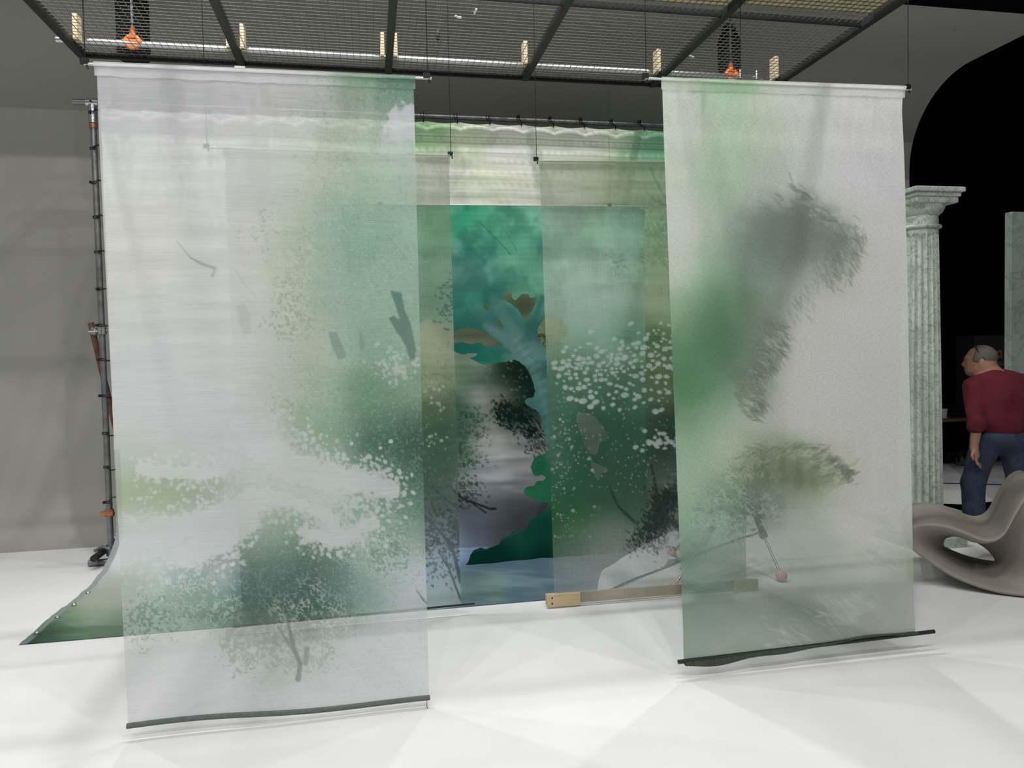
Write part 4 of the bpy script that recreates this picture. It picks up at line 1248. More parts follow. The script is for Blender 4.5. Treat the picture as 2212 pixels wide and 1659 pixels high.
# gathers at the ties, sag of the top edge, soft horizontal creases
TIE_N = 19
tie_x = [float(atY(x, 250, FY).x) for x in (238, 302, 385, 465, 545, 625, 700, 775, 845, 914, 987, 1057, 1124, 1193, 1260, 1327, 1389, 1455, 1520, 1580)]
top_s = sstep(FZT - 0.32, FZT, P3[..., 2])
sag = np.zeros(nu + 1)
for a, b in zip(tie_x[:-1], tie_x[1:]):
    t = np.clip((xs - a) / (b - a), 0, 1)
    sag = np.maximum(sag, np.where((xs >= a) & (xs <= b), np.sin(pi * t), 0))
P3[..., 2] -= (sag * 0.018)[None, :] * top_s
P3[..., 1] -= 0.02 * np.sin(np.pi * np.clip((FZT - P3[..., 2]) / .12, 0, 1)) * (sag[None, :])
xx = np.ones((nvF, 1)) * xs[None, :]
crease = (fbm(xx * 0.5, P3[..., 2] * 4.0, .55, 5, 3) - .5) * sstep(.25, .6, P3[..., 2]) * (1 - sstep(FZT - .1, FZT, P3[..., 2]))
P3[..., 1] += 0.03 * crease
flr = (P3[..., 2] < 0.4)
P3[..., 2] += flr * 0.018 * np.clip(fbm(xx * 1.2 + P3[..., 1] * 1.5, P3[..., 1] * .6, .34, 9, 3) - .38, 0, 1) * sstep(0, .12, P3[..., 1] - FYF) * 3
# left edge scalloped between grommets on the floor
# floor apron is folded back on its right: cut along the fold line
fa, fb = np.array([1.521, 4.938]), np.array([3.539, 6.309])
side = (fb[0] - fa[0]) * (P3[..., 1] - fa[1]) - (fb[1] - fa[1]) * (P3[..., 0] - fa[0])
okv = (side > 0) | (P3[..., 2] > 0.35)
keep = okv[:-1, :-1] & okv[1:, :-1] & okv[:-1, 1:] & okv[1:, 1:]
MF = cloth_mat('backcloth_print', (20, 40), 0.05, 0.22, cross=.5, opaque=True)
cloth_mesh('cloth', P3, pF, MF, eF, keep)
# folded corner, pale back of the cloth showing
M['cloth_back'] = plain('pale_cloth_back', (226, 229, 232), .9, var=.05, scale=6)
fl = MB()
dirv = (fb - fa) / np.hypot(*(fb - fa))
nrm = np.array([-dirv[1], dirv[0]])


FLo = [(1288, 1288), (1380, 1247), (1460, 1213), (1550, 1181), (1640, 1150)]
FHi = [(1304, 1227), (1345, 1204), (1460, 1143), (1550, 1104), (1640, 1076)]


def flap(u, v):
    k_ = u * 4
    lo = atZ(float(np.interp(k_, range(5), [q[0] for q in FLo])), float(np.interp(k_, range(5), [q[1] for q in FLo])), .012)
    hi = atZ(float(np.interp(k_, range(5), [q[0] for q in FHi])), float(np.interp(k_, range(5), [q[1] for q in FHi])), .10)
    q = lo + (hi - lo) * v
    q.z += .035 * sin(pi * v) + .012 * sin(9 * u + 4 * v)
    return tuple(q)


fl.grid(flap, 24, 10)
fl.build('folded_corner', M['cloth_back'], eF, True)
for px, py in ((250, 1157), (236, 1222), (213, 1258), (190, 1281), (160, 1306), (124, 1334), (80, 1367)):
    q = atX(px, py, FX0 + .02)
    if q.z < 0.02 or px < 236:
        q = atZ(px, py, 0.016)
    m_ = MB()
    m_.tube([q + Vector((.014 * cos(a), .014 * sin(a) * (1 if px < 240 else .2), .004 if px < 240 else .014 * sin(a))) for a in np.linspace(0, 2 * pi, 13)], .004, 6, caps=False)
    m_.build('grommet', M['alu'], eF, True)

# pipe frame
eP = empty('scaffold', (-2.182, 6.74, 0), 'galvanised scaffold pipe frame holding up the painted backcloth', 'frame')
ZT = 3.86
MB().tube([(-2.182, 6.74, 0.02), (-2.182, 6.74, ZT - .06)], .0245, 16).build('upright_pole', M['steel'], eP, True)
MB().tube([(3.60, 6.74, 0.02), (3.60, 6.74, ZT - .06)], .0245, 16).build('upright_pole', M['steel'], eP, True)
MB().tube([(3.72, 6.95, 0.02), (3.66, 6.82, ZT - .1)], .0245, 12).build('brace_pole', M['steel'], eP, True)
MB().tube([(-2.33, 6.74, ZT), (3.78, 6.74, ZT)], .0245, 16).build('top_pipe', M['steel'], eP, True)
cp = MB().tube([(-2.182, 6.74, ZT - .17), (-2.182, 6.74, ZT - .02)], .034, 16).tube([(-2.227, 6.74, ZT), (-2.137, 6.74, ZT)], .034, 16)
cpo = cp.build('coupler', M['alu'], eP, True)
for z in (ZT + .0, ZT - .08):
    MB().tube([(-2.182, 6.70, z), (-2.182, 6.692, z)], .008, 6).build('set_screw', M['wire'], cpo)
MB().tube([(3.60, 6.74, ZT - .17), (3.60, 6.74, ZT - .02)], .034, 16).build('coupler', M['alu'], eP, True)
MB().tube([(-2.182, 6.74, ZT - .21), (-2.182, 6.74, ZT - .175)], .032, 14).build('tape_wrap', M['copper'], eP, True)
bA = atY(196, 697, 6.80)
MB().tube([bA, atY(232, 850, 6.95), atY(270, 1010, 7.15), Vector((-1.85, 7.35, 0.04))], .0245, 14).build('brace_pipe', M['rust'], eP, True)
c = Vector((-2.2, 6.78, atY(205, 715, 6.78).z))
MB().tube([c + Vector((-.1, 0, 0)), c + Vector((.09, -.02, 0))], .012, 8).tube([c + Vector((.02, -.04, -.03)), c + Vector((.02, -.04, .03))], .034, 14).tube([c + Vector((-.07, .03, -.03)), c + Vector((-.06, .03, .03))], .032, 14).build('swivel_clamp', M['alu'], eP, True)
c = Vector((-2.182, 6.74, atY(232, 1108, 6.74).z))
MB().tube([c + Vector((0, 0, -.03)), c + Vector((0, 0, .03))], .036, 14).tube([c + Vector((-.06, -.02, 0)), c + Vector((.045, -.04, 0))], .02, 10).build('orange_coupler', M['copper'], eP, True)
c = Vector((-2.182, 6.74, atY(225, 1192, 6.74).z))
MB().tube([c + Vector((0, 0, -.035)), c + Vector((0, 0, .035))], .038, 14).tube([c + Vector((-.12, -.03, .02)), c + Vector((-.05, -.03, .05)), c + Vector((0, -.03, .03))], .014, 8).build('base_clamp', M['steel'], eP, True)
MB().tube([c + Vector((-.085, -.16, -.015)), c + Vector((-.07, .4, .0))], .028, 14, caps=False).tube([c + Vector((-.0848, -.159, -.015)), c + Vector((-.0846, -.15, -.015))], .027, 14).build('base_stub', M['dark_metal'], eP, True)
MB().tube([(-2.36, 6.74, .03), (-2.14, 6.74, .03)], .028, 14).build('foot_tube', M['steel'], eP, True)
for zz, xx_ in ((.16, 3.74), (.07, 3.78)):
    MB().tube([(3.6, 6.72, zz), (xx_, 6.62, zz)], .026, 12).build('base_stub', M['dark_metal'], eP, True)
MB().tube([(3.6, 6.74, .02), (3.6, 6.74, .26)], .04, 12).build('base_clamp', M['dark_metal'], eP, True)

ORD = ['first', 'second', 'third', 'fourth', 'fifth', 'sixth', 'seventh', 'eighth', 'ninth', 'tenth', 'eleventh', 'twelfth', 'thirteenth', 'fourteenth', 'fifteenth', 'sixteenth', 'seventeenth', 'eighteenth', 'nineteenth', 'twentieth']
rnd = random.Random(4)


def bungee(p_pipe, p_cloth, ball, label, group, horiz):
    e = empty('bungee_tie', p_pipe, label, 'bungee', group)
    MB().sphere(ball, .013, 10, 8).build('ball', M['bungee'], e, True)
    a, b = Vector(p_pipe), Vector(p_cloth)
    m_ = MB()
    if horiz:   # loop round an upright
        for s in (-1, 1):
            m_.tube([b, b + Vector((-.03, -.03, .006 * s)), a + Vector((0.01, -.033, .008 * s)), a + Vector((-.03, -.012, .008 * s)), a + Vector((-.03, .02, 0))], .0035, 5)
    else:
        for s in (-1, 1):
            m_.tube([b, b + Vector((.006 * s, -.012, .03)), a + Vector((.012 * s, -.032, -.01)), a + Vector((.014 * s, -.012, .028)), a + Vector((.008 * s, .02, .02))], .0035, 5)
    m_.build('cord', M['bungee'], e, True)
    return e


for i, X0 in enumerate(tie_x):
    up = i >= 12
    ball = (X0, 6.705, ZT + .022) if up else (X0 + .004, 6.70, ZT - .075)
    bungee((X0, 6.74, ZT), (X0 - (0 if not up else -.004), FY - .02, FZT - .02), ball,
           ORD[i] + ' black bungee tie from the left along the top pipe of the backcloth', 'bungee ties along the top pipe', False)
ty = [247, 322, 396, 470, 545, 625, 703, 777, 855, 936, 1009, 1085, 1157]
for i, yv in enumerate(ty[:12]):
    z = atY(215, yv, 6.74).z
    bx = rnd.choice([-.028, -.01, .01, .02])
    bungee((-2.182, 6.74, z), (FX0 + .06, FY - .01, z - .01 if i != 11 else z + .06), (-2.182 + bx, 6.705, z + .002),
           ORD[i] + ' black bungee tie from the top on the left frame pole', 'bungee ties down the left pole', True)

# ------------------------------------------------------------------ mesh ceiling frame
ZG = 4.1
GX = [-2.14, -0.95, 0.23, 1.41, 2.59, 3.72]
GY = [6.44, 5.05, 3.70, 2.35]
eG = empty('mesh_ceiling_frame', (.8, 4.5, ZG), 'dark steel ceiling frame filled with square wire mesh above the banners', 'ceiling frame')
for X0 in GX:
    bm_ = MB().box((X0 - .028, GY[-1], ZG), (X0 + .028, GY[0], ZG + .06))
    bm_.build('beam', M['dark_metal'], eG, bevel=.004)
for k, Y0 in enumerate(GY):
    MB().box((GX[0], Y0 - .015, ZG + .012), (GX[-1], Y0 + .015, ZG + .05)).build('cross_bar', M['dark_metal'], eG)
for i in range(5):
    for j in range(3):
        w = MB()
        x0, x1, y1, y0 = GX[i] + .025, GX[i + 1] - .025, GY[j] - .012, GY[j + 1] + .012
        nx, ny = 22, 26
        for a in range(1, nx):
            x = x0 + (x1 - x0) * a / nx
            w.box((x - .0018, y0, ZG + .028), (x + .0018, y1, ZG + .0316))
        for a in range(1, ny):
            y = y0 + (y1 - y0) * a / ny
            w.box((x0, y - .0018, ZG + .0316), (x1, y + .0018, ZG + .0352))
        tag(w.build('wire_mesh', M['mesh'], eG), kind='stuff')
for i, sd in [(0, 1), (1, 1), (1, -1), (2, -1), (2, 1), (3, -1), (4, -1), (5, -1)]:
    xb = GX[i] + sd * (.052 if i < 5 else .066)
    hgt = .19 if (i, sd) != (1, -1) else .08
    MB().box((xb - .016, 6.14, ZG + .036), (xb + .016, 6.24, ZG + .036 + hgt)).build('wood_block', M['ply'], eG, bevel=.002)

pipeZ = ZG + .036 + .0265 + .02
thing('aluminium_pipe', MB().tube([(atY(122, 90, 6.3).x, 6.30, pipeZ), (3.52, 6.30, pipeZ)], .025, 20), M['alu'],
      'long shiny aluminium pipe lying across the top of the mesh ceiling', 'pipe', smooth=True)
SP = empty('pipe_splice', (3.45, 6.26, pipeZ - .03), 'small bolted splice bracket near the right end of the aluminium pipe', 'bracket')
MB().box((3.30, 6.255, pipeZ - .03), (3.58, 6.264, pipeZ - .024)).build('plate', M['alu'], SP)
for xq in (3.36, 3.52):
    MB().tube([(xq, 6.26, pipeZ - .024), (xq, 6.26, pipeZ + .05)], .01, 8).build('bolt', M['alu'], SP, True)


def hoist(px, w, topz, shape, label, pb):
    q = atY(px, 100, 6.30)
    hx = q.x
    bx = atY(pb, 60, 6.60).x
    e = empty('chain_hoist_bag', (hx, 6.30, pipeZ), label, 'chain bag', 'chain bags hanging above the mesh ceiling')
    yb = 6.60
    z0 = pipeZ - .01
    if shape == 0:
        pr = [(w * .9, z0), (w, z0 + .02), (w, topz)]
    else:
        pr = [(w * .85, z0), (w * .95, z0 + .03), (w, z0 + .46), (w * .62, z0 + .56), (w * .4, z0 + .6), (w * .3, topz)]
    MB().lathe((bx, yb, 0), pr, 24).build('bag', M['bag'], e, True)
    c = MB()
    z = z0 + .12
    k = 0
    while z < 4.7:
        c.obox((hx, 6.32, z), (.009, 0, 0) if k % 2 else (.003, 0, 0), (0, .003, 0) if k % 2 else (0, .009, 0), (0, 0, .016))
        z += .026
        k += 1
    c.build('chain', M['steel'], e)
    h = MB()
    h.tube([(hx, 6.32, z0 + .14), (hx, 6.32, z0 + .06)], .018, 10, .03)
    h.tube([(hx + .05 * cos(a), 6.30 + .01 * sin(a), z0 + .025 + .05 * sin(a)) for a in np.linspace(pi / 2 - .2, 2.3 * pi, 14)], .017, 8)
    h.tube([(hx - .07, 6.30, z0 + .02), (hx + .075, 6.295, z0 + .02)], .024, 10)
    h.build('hook', M['orange'], e, True)
    return e


hoist(286, .125, 4.72, 0, 'broad black chain bag with orange hook over the upper left mesh', 287)
hoist(1580, .105, 4.72, 1, 'tapered black chain bag with orange hook over the upper right mesh', 1574)

# odds and ends lying on / caught in the mesh
for (x, y, dx, dy, lab) in [(990, 36, 14, 4, 'left of two white tape scraps stuck on the mesh ceiling'), (1027, 24, 4, -9, 'right of two white tape scraps stuck on the mesh ceiling')]:
    a, b = atZ(x - dx / 2, y - dy / 2, ZG + .024), atZ(x + dx / 2, y + dy / 2, ZG + .024)
    thing('tape_scrap', MB().tube([a, (a + b) / 2 + Vector((0, .012, 0)), b], .008, 6), M['tape'], lab, 'tape scrap', 'tape scraps on the mesh')
a = atZ(1489, 120, ZG + .02)
thing('tape_scrap', MB().tube([a, a + Vector((.05, .03, 0))], .007, 6), M['tape'], 'white tape scrap near the fifth beam of the mesh ceiling', 'tape scrap', 'tape scraps on the mesh')
a = atY(517, 146, YA - .02)
thing('paper_tag', MB().box((a.x - .02, a.y - .004, a.z - .004), (a.x + .025, a.y, a.z + .006)), M['tape'], 'small white tape piece on the top edge of the front left banner', 'tape scrap')
rp = MB()
a, b = atY(951, 0, 6.0), atY(944, 108, 6.0)
for s in (-1, 0, 1):
    rp.tube([a + Vector((.02 * s, 0, 0)), a * .45 + b * .55 + Vector((.012 * s, 0, 0)), b + Vector((.008 * s, 0, .02 * s))], .0035, 5)
rk = empty('rope_loop', (a.x, a.y, b.z), 'thin dark rope loop hanging behind the mesh near its middle', 'rope')
rp.build('rope', M['wire'], rk, True)
MB().sphere((b.x + .008, b.y, b.z + .12), .02, 10, 8, (1, 1, 2.6)).build('knot', M['wire'], rk, True)
# boards resting on the near part of the frame
for i, (x0, x1, y0, y1, z) in enumerate([(1.45, 2.55, 4.55, 4.95, ZG + .037), (2.65, 3.66, 4.42, 4.9, ZG + .037)]):
    thing('plank', MB().box((x0, y0, z), (x1, y1, z + .02)), M['ply'], ['pale board lying on the mesh left of the fifth beam', 'pale board lying on the mesh right of the fifth beam'][i], 'board', 'boards on the mesh ceiling')

# cables hanging from the far ceiling edge at the upper right
for (pl, lab) in [([(2082, 26), (2082, 45), (2074, 56), (2062, 62)], 'bent black hook hanging from the upper right ceiling edge'), ([(2104, 28), (2105, 50), (2106, 62)], 'thin black cord hanging from the upper right ceiling edge')]:
    pp = [atY(x, y, 6.4) for x, y in pl]
    pp[0].z = ZC
    m_ = MB().tube(pp, .008 if 'hook' in lab else .004, 8)
    m_.sphere(pp[-1], .014, 8, 6)
    thing('hanging_hook' if 'hook' in lab else 'black_rope', m_, M['wire'], lab, 'hook' if 'hook' in lab else 'cord', smooth=True)
# ------------------------------------------------------------------ organic shapes: smooth unions meshed on a grid
def surface_nets(fn, lo, hi, h):
    lo, hi = np.array(lo, float), np.array(hi, float)
    n = np.ceil((hi - lo) / h).astype(int) + 1
    ax = [lo[i] + h * np.arange(n[i]) for i in range(3)]
    Xg, Yg, Zg = np.meshgrid(*ax, indexing='ij')
    V = fn(Xg, Yg, Zg)
    S = V < 0
    nc = n - 1
    acc = np.zeros(tuple(nc) + (3,))
    cnt = np.zeros(tuple(nc))
    corner = lambda a, i, j, k: a[i:i + nc[0], j:j + nc[1], k:k + nc[2]]
    for axis in range(3):
        o = [b for b in range(3) if b != axis]
        for p in (0, 1):
            for q in (0, 1):
                a = [0, 0, 0]; b = [0, 0, 0]
                a[o[0]] = b[o[0]] = p
                a[o[1]] = b[o[1]] = q
                b[axis] = 1
                v0, v1 = corner(V, *a), corner(V, *b)
                m = (v0 < 0) != (v1 < 0)
                t = np.where(m, v0 / np.where(m, v0 - v1, 1), 0)
                pos = np.zeros(tuple(nc) + (3,))
                for d in range(3):
                    pos[..., d] = a[d]
                pos[..., axis] = t
                acc += pos * m[..., None]
                cnt += m
    act = cnt > 0
    idx = np.full(tuple(nc), -1)
    idx[act] = np.arange(act.sum())
    ijk = np.argwhere(act)
    verts = lo + (ijk + acc[act] / cnt[act][:, None]) * h
    faces = []
    for axis in range(3):
        o = [b for b in range(3) if b != axis]
        sl0 = [slice(None)] * 3; sl1 = [slice(None)] * 3
        sl0[axis] = slice(0, -1); sl1[axis] = slice(1, None)
        s0, s1 = S[tuple(sl0)], S[tuple(sl1)]
        e = np.argwhere(s0 != s1)
        e = e[(e[:, o[0]] > 0) & (e[:, o[1]] > 0) & (e[:, o[0]] < nc[o[0]]) & (e[:, o[1]] < nc[o[1]])]
        if len(e) == 0:
            continue
        flip = s0[tuple(e.T)]
        q = []
        for p, r in ((0, 0), (1, 0), (1, 1), (0, 1)):
            c = e.copy()
            c[:, o[0]] -= p
            c[:, o[1]] -= r
            q.append(idx[tuple(c.T)])
        q = np.stack(q, -1)
        if axis == 1:
            flip = ~flip
        q[flip] = q[flip][:, ::-1]
        faces.append(q)
    return verts, np.concatenate(faces)


def cap(a, b, ra, rb=None):
    a, b = np.array(a, float), np.array(b, float)
    rb = ra if rb is None else rb
    d = b - a
    L = d @ d

    def f(X, Y, Z):
        t = np.clip(((X - a[0]) * d[0] + (Y - a[1]) * d[1] + (Z - a[2]) * d[2]) / L, 0, 1)
        return np.sqrt((X - a[0] - t * d[0]) ** 2 + (Y - a[1] - t * d[1]) ** 2 + (Z - a[2] - t * d[2]) ** 2) - (ra + (rb - ra) * t)
    return f


def ell(c, r, yaw=0.0, tilt=0.0):
    cy, sy = cos(yaw), sin(yaw)
    ct, st = cos(tilt), sin(tilt)
    m = min(r)

    def f(X, Y, Z):
        x, y, z = X - c[0], Y - c[1], Z - c[2]
        x, y = x * cy + y * sy, -x * sy + y * cy
        x, z = x * ct + z * st, -x * st + z * ct
        return (np.sqrt((x / r[0]) ** 2 + (y / r[1]) ** 2 + (z / r[2]) ** 2) - 1) * m
    return f


def sunion(fs, k=0.03):
    def f(X, Y, Z):
        d = None
        for g in fs:
            kk = k
            if isinstance(g, tuple):
                g, kk = g
            v = g(X, Y, Z)
            if d is None:
                d = v
            else:
                h = np.clip(0.5 + 0.5 * (v - d) / kk, 0, 1)
                d = v * (1 - h) + d * h - kk * h * (1 - h)
        return d
    return f


def sdf_obj(name, fn, lo, hi, h, mat, parent, frame, smooth_it=1, label=None):
    v, q = surface_nets(fn, lo, hi, h)
    O, r, w = frame
    P = np.array(O)[None, :] + v[:, :1] * np.array(r)[None, :] + v[:, 1:2] * np.array(w)[None, :] + v[:, 2:] * np.array([0, 0, 1.0])[None, :]
    o0 = WORLD_OF(parent)
    me = bpy.data.meshes.new(name)
    me.from_pydata((P - np.array(o0)).tolist(), [], q.tolist())
    me.update()
    me.polygons.foreach_set('use_smooth', np.ones(len(me.polygons), bool))
    me.materials.append(mat)
    o = bpy.data.objects.new(name, me)
    COL.objects.link(o)
    o.parent = parent
    if smooth_it:
        s = o.modifiers.new('relax', 'SMOOTH')
        s.iterations = smooth_it
        s.factor = .5
    if label:
        o['label'] = label
    return o


# ------------------------------------------------------------------ walking man in a maroon jumper
MO = atZ(2140, 1166)
vw = Vector((MO.x, MO.y, 0)).normalized()
rt_ = Vector((vw.y, -vw.x, 0))
FR = (MO, rt_ * 1.05, vw * 1.05)
man = empty('person', MO, 'man in maroon jumper and blue jeans walking away to the left', 'person')
bf = Vector((-.5, .866, 0))            # body facing (image right, away)
bl = Vector((-.866, -.5, 0))           # towards his left
yawb = atan2(bl.y, bl.x)
ctr = Vector((.06, 0, 0))


def B(l, f_, z):
    q = ctr + bl * l + bf * f_
    return (q.x, q.y, z)


Ls, Le, Lw = (-.125, -.11, 1.35), (-.098, -.20, 1.035), (-.115, -.215, .832)
Rs, Re, Rw = B(-.20, 0, 1.36), B(-.25, .02, 1.08), B(-.25, .1, .85)
Lh, Lk, La = B(.10, 0, .90), (-.125, -.06, .50), (-.115, -.04, .09)
Rh, Rk, Ra = B(-.10, 0, .90), (.20, .06, .50), (.37, .04, .14)
hand = []
hx, hy = -.112, -.216
palm = [cap((hx, hy, .82), (hx + .004, hy, .76), .026, .030), ell((hx + .006, hy + .004, .765), (.024, .040, .046))]
for i, (dy, ln) in enumerate([(-.030, .066), (-.010, .076), (.010, .072), (.028, .056)]):
    p0 = (hx + .008, hy + dy, .735)
    p1 = (hx + .020, hy + dy * 1.05, .735 - ln * .55)
    p2 = (hx + .044, hy + dy * .95, .735 - ln)
    hand += [(cap(p0, p1, .0105, .0098), .008), (cap(p1, p2, .0098, .0082), .008)]
hand += [(cap((hx - .006, hy - .022, .805), (hx - .018, hy - .05, .77), .0135, .011), .012), (cap((hx - .018, hy - .05, .77), (hx - .008, hy - .056, .735), .011, .009), .008)]
skull = [ell((-.070, 0, 1.600), (.108, .080, .100)), ell((-.116, 0, 1.530), (.076, .066, .090)), ell((-.130, 0, 1.474), (.052, .048, .036)), ell((-.080, 0, 1.485), (.075, .062, .055))]
face = [(cap((-.172, 0, 1.575), (-.197, 0, 1.538), .012, .016), .02), (ell((-.172, 0, 1.598), (.016, .05, .012)), .02), (ell((-.168, 0, 1.497), (.012, .026, .008)), .01),
        (ell((-.160, -.032, 1.570), (.014, .014, .010)), .012), (ell((-.160, .032, 1.570), (.014, .014, .010)), .012), (ell((-.166, 0, 1.512), (.012, .024, .006)), .008),
        (ell((-.062, -.080, 1.560), (.020, .011, .034), 0.25), .008), (ell((-.062, .080, 1.560), (.020, .011, .034), -0.25), .008)]
body = sunion(skull + face + [(cap((-.040, 0, 1.51), (.02, .01, 1.385), .082, .098), .04),
              (ell(B(0, 0, 1.24), (.205, .135, .22), yawb), .06), (ell(B(0, .03, 1.02), (.185, .155, .18), yawb), .06), (ell(B(0, 0, .90), (.175, .135, .12), yawb), .05),
              (cap(B(.15, 0, 1.37), B(-.15, 0, 1.37), .065), .05), (cap(Ls, Le, .058, .046), .03), (cap(Le, Lw, .046, .030), .02), (cap(Rs, Re, .058, .046), .03), (cap(Re, Rw, .046, .030), .02),
              (ell((Rw[0], Rw[1], Rw[2] - .07), (.03, .045, .07)), .02),
              (cap(Lh, Lk, .088, .060), .04), (cap(Lk, La, .058, .040), .03), (cap(Rh, Rk, .088, .060), .04), (cap(Rk, Ra, .058, .040), .03),
              (cap(La, (-.20, -.05, .05), .045, .035), .02), (cap(Ra, (.28, .03, .07), .045, .035), .02)] + [(g, .02) for g in palm] + hand, .03)
sdf_obj('body', body, (-.34, -.34, 0.0), (.46, .30, 1.73), .0085, M['skin'], man, FR, 1)


def cutz(fn, z0, z1):
    return lambda X, Y, Z: np.maximum(fn(X, Y, Z), np.maximum(z0 - Z, Z - z1))


jt = sunion([ell(B(0, -.01, 1.24), (.235, .165, .24), yawb), (ell(B(0, .035, 1.03), (.225, .195, .21), yawb), .08), (cap(B(.16, 0, 1.375), B(-.16, 0, 1.375), .075), .06),
             (cap((.0, .0, 1.36), (-.01, .0, 1.43), .10, .088), .05)], .06)


def wr(fn, amp=.006, fr=26.0):
    return lambda X, Y, Z: fn(X, Y, Z) + amp * np.sin(fr * Z + 9 * X + 5 * np.sin(13 * Y + 4 * Z)) * np.sin(17 * X - 11 * Y + 3)


hemz = lambda X, Y, Z: np.maximum(jt(X, Y, Z), .845 - Z)
collar = ell((-.030, 0, 1.475), (.082, .078, .05), 0, -.35)
sleeve = sunion([cap(Ls, Le, .078, .066), (cap((Le[0] + .003, Le[1], Le[2] + .012), (Le[0] - .004, Le[1], Le[2] - .022), .068, .07), .015)], .02)
sleeveR = cap(Rs, Re, .078, .066)
jump = sunion([wr(hemz), (wr(sleeve, .005, 40), .035), (sleeveR, .035)], .03)
sdf_obj('jumper', lambda X, Y, Z: np.maximum(jump(X, Y, Z), -collar(X, Y, Z)), (-.34, -.34, .80), (.46, .34, 1.55), .010, M['maroon'], man, FR, 1)
ring = MB()
cen, rad = [], []
pts = []
for a in np.linspace(0, 2 * pi, 25):
    x, y = -.012 + .088 * cos(a), .083 * sin(a)
    z = 1.432 + .045 * cos(a) + .006
    pts.append(MO + rt_ * x + vw * y + Vector((0, 0, z)))
ring.tube(pts, .008, 8, caps=False).build('shirt_collar', M['white_cotton'], man, True)
jeans = sunion([ell(B(0, .0, .90), (.205, .165, .13), yawb), (cap(Lh, Lk, .112, .088), .05), (cap(Lk, (La[0], La[1], .07), .088, .082), .03), (cap(Rh, Rk, .112, .088), .05), (cap(Rk, (Ra[0] - .01, Ra[1], .12), .088, .08), .03)], .05)
sdf_obj('jeans', cutz(wr(jeans, .005, 30), .055, .955), (-.36, -.3, .03), (.52, .3, .97), .0115, M['denim'], man, FR, 1)
skf = sunion(skull, .03)
hairf = lambda X, Y, Z: np.maximum(skf(X, Y, Z) - .007, np.maximum(.0 - (X + .128 - (Z - 1.60) * .25), np.maximum(1.545 + .42 * (-.075 - X) * (X < -.06) - Z, 0.0 * Z - 1)))
sdf_obj('hair', hairf, (-.22, -.11, 1.5), (.08, .11, 1.73), .007, M['hair'], man, FR, 1)
for nm, a, b in (('shoe', (La[0] + .03, La[1], .045), (-.23, -.055, .04)), ('shoe', (Ra[0] + .03, Ra[1], .10), (.26, .03, .045))):
    sdf_obj(nm, cutz(cap(a, b, .052, .045), .002, .16), (-.32, -.16, -.01), (.5, .16, .2), .010, M['shoe'], man, FR, 1)
gp = [(-.115, -.055, 1.690), (-.105, -.072, 1.668), (-.085, -.083, 1.63), (-.062, -.088, 1.598), (-.045, -.087, 1.575)]
gl = MB().tube([MO + rt_ * x + vw * y + Vector((0, 0, z)) for x, y, z in gp], .0042, 6)
gl.tube([MO + rt_ * x + vw * y + Vector((0, 0, z)) for x, y, z in [(-.115, -.055, 1.690), (-.13, -.02, 1.70), (-.13, .02, 1.70), (-.115, .055, 1.69)]], .004, 6)
gl.build('glasses', M['bungee'], man, True)

# ------------------------------------------------------------------ moulded rocking seat
RQ = Vector((4.30, 4.14, 0))
RD = Vector((.80, -.60, 0)).normalized()
RNn = Vector((.60, .80, 0)).normalized()


def onplane(x, y, off=0.0):
    d = ray(x, y)
    o = Vector((0, 0, CAM_H))
    t = (RQ + RNn * off - o).dot(RNn) / d.dot(RNn)
    q = o + d * t
    return ((q - RQ).dot(RD), q.z)


def resample(pts, n):
    p = np.array(smooth_poly(pts, 10))
    d = np.r_[0, np.cumsum(np.hypot(*np.diff(np.vstack([p, p[:1]]), axis=0).T))]
    q = np.vstack([p, p[:1]])
    t = np.linspace(0, d[-1], n + 1)[:-1]
    return np.stack([np.interp(t, d, q[:, 0]), np.interp(t, d, q[:, 1])], -1)


ro = [(1951, 1168), (1956, 1146), (1972, 1134), (1995, 1129), (2022, 1129), (2050, 1134), (2080, 1144), (2108, 1156), (2130, 1163), (2150, 1161), (2166, 1149), (2179, 1126), (2191, 1103), (2206, 1079), (2225, 1060), (2250, 1052),
      (2275, 1068), (2292, 1112), (2300, 1170), (2298, 1230), (2282, 1274), (2248, 1292), (2200, 1291), (2150, 1283), (2100, 1268), (2050, 1246), (2008, 1219), (1972, 1192)]
rh = [(2041, 1178), (2047, 1163), (2066, 1159), (2090, 1166), (2115, 1180), (2135, 1197), (2146, 1213), (2141, 1223), (2122, 1224), (2098, 1217), (2070, 1204), (2051, 1190)]
WID = 0.80
OUT = np.array([onplane(*q) for q in ro])
OUT[:, 1] = np.maximum(OUT[:, 1], 0.004)
HOL = np.array([onplane(q[0], q[1], WID * .5) for q in rh])
NR = 120
OU = resample([tuple(q) for q in OUT], NR)
OU[:, 1] = np.maximum(OU[:, 1], 0.003)
HO = resample([tuple(q) for q in HOL], NR)
# start both loops at matching angle, and walk them by angle round the hole's middle
hc = HO.mean(0)
ang_o = np.unwrap(np.arctan2(OU[:, 1] - hc[1], OU[:, 0] - hc[0]))
ang_h = np.unwrap(np.arctan2(HO[:, 1] - hc[1], HO[:, 0] - hc[0]))
k = int(np.argmin(np.abs(((ang_h - ang_o[0] + pi) % (2 * pi)) - pi)))
HO = np.roll(HO, -k, axis=0)
if (ang_o[-1] - ang_o[0]) * (ang_h[-1] - ang_h[0]) < 0:
    HO = np.roll(HO[::-1], 1, axis=0)
secs = []
prof_r = []
edge = 0.028
for s, t, inset in [(0, edge, 0.0), (0, .010, .006), (0, 0.0, .022)]:
    prof_r.append((inset, t, 0))
for s in np.linspace(.12, 1, 12):
    prof_r.append((s, (WID / 2) * (0.02 + .98 * s ** 1.7), 1))
rv, rf = [], []
ring_defs = prof_r + [(a, WID - t, m) for a, t, m in reversed(prof_r[:-1])]
cen = OU.mean(0)
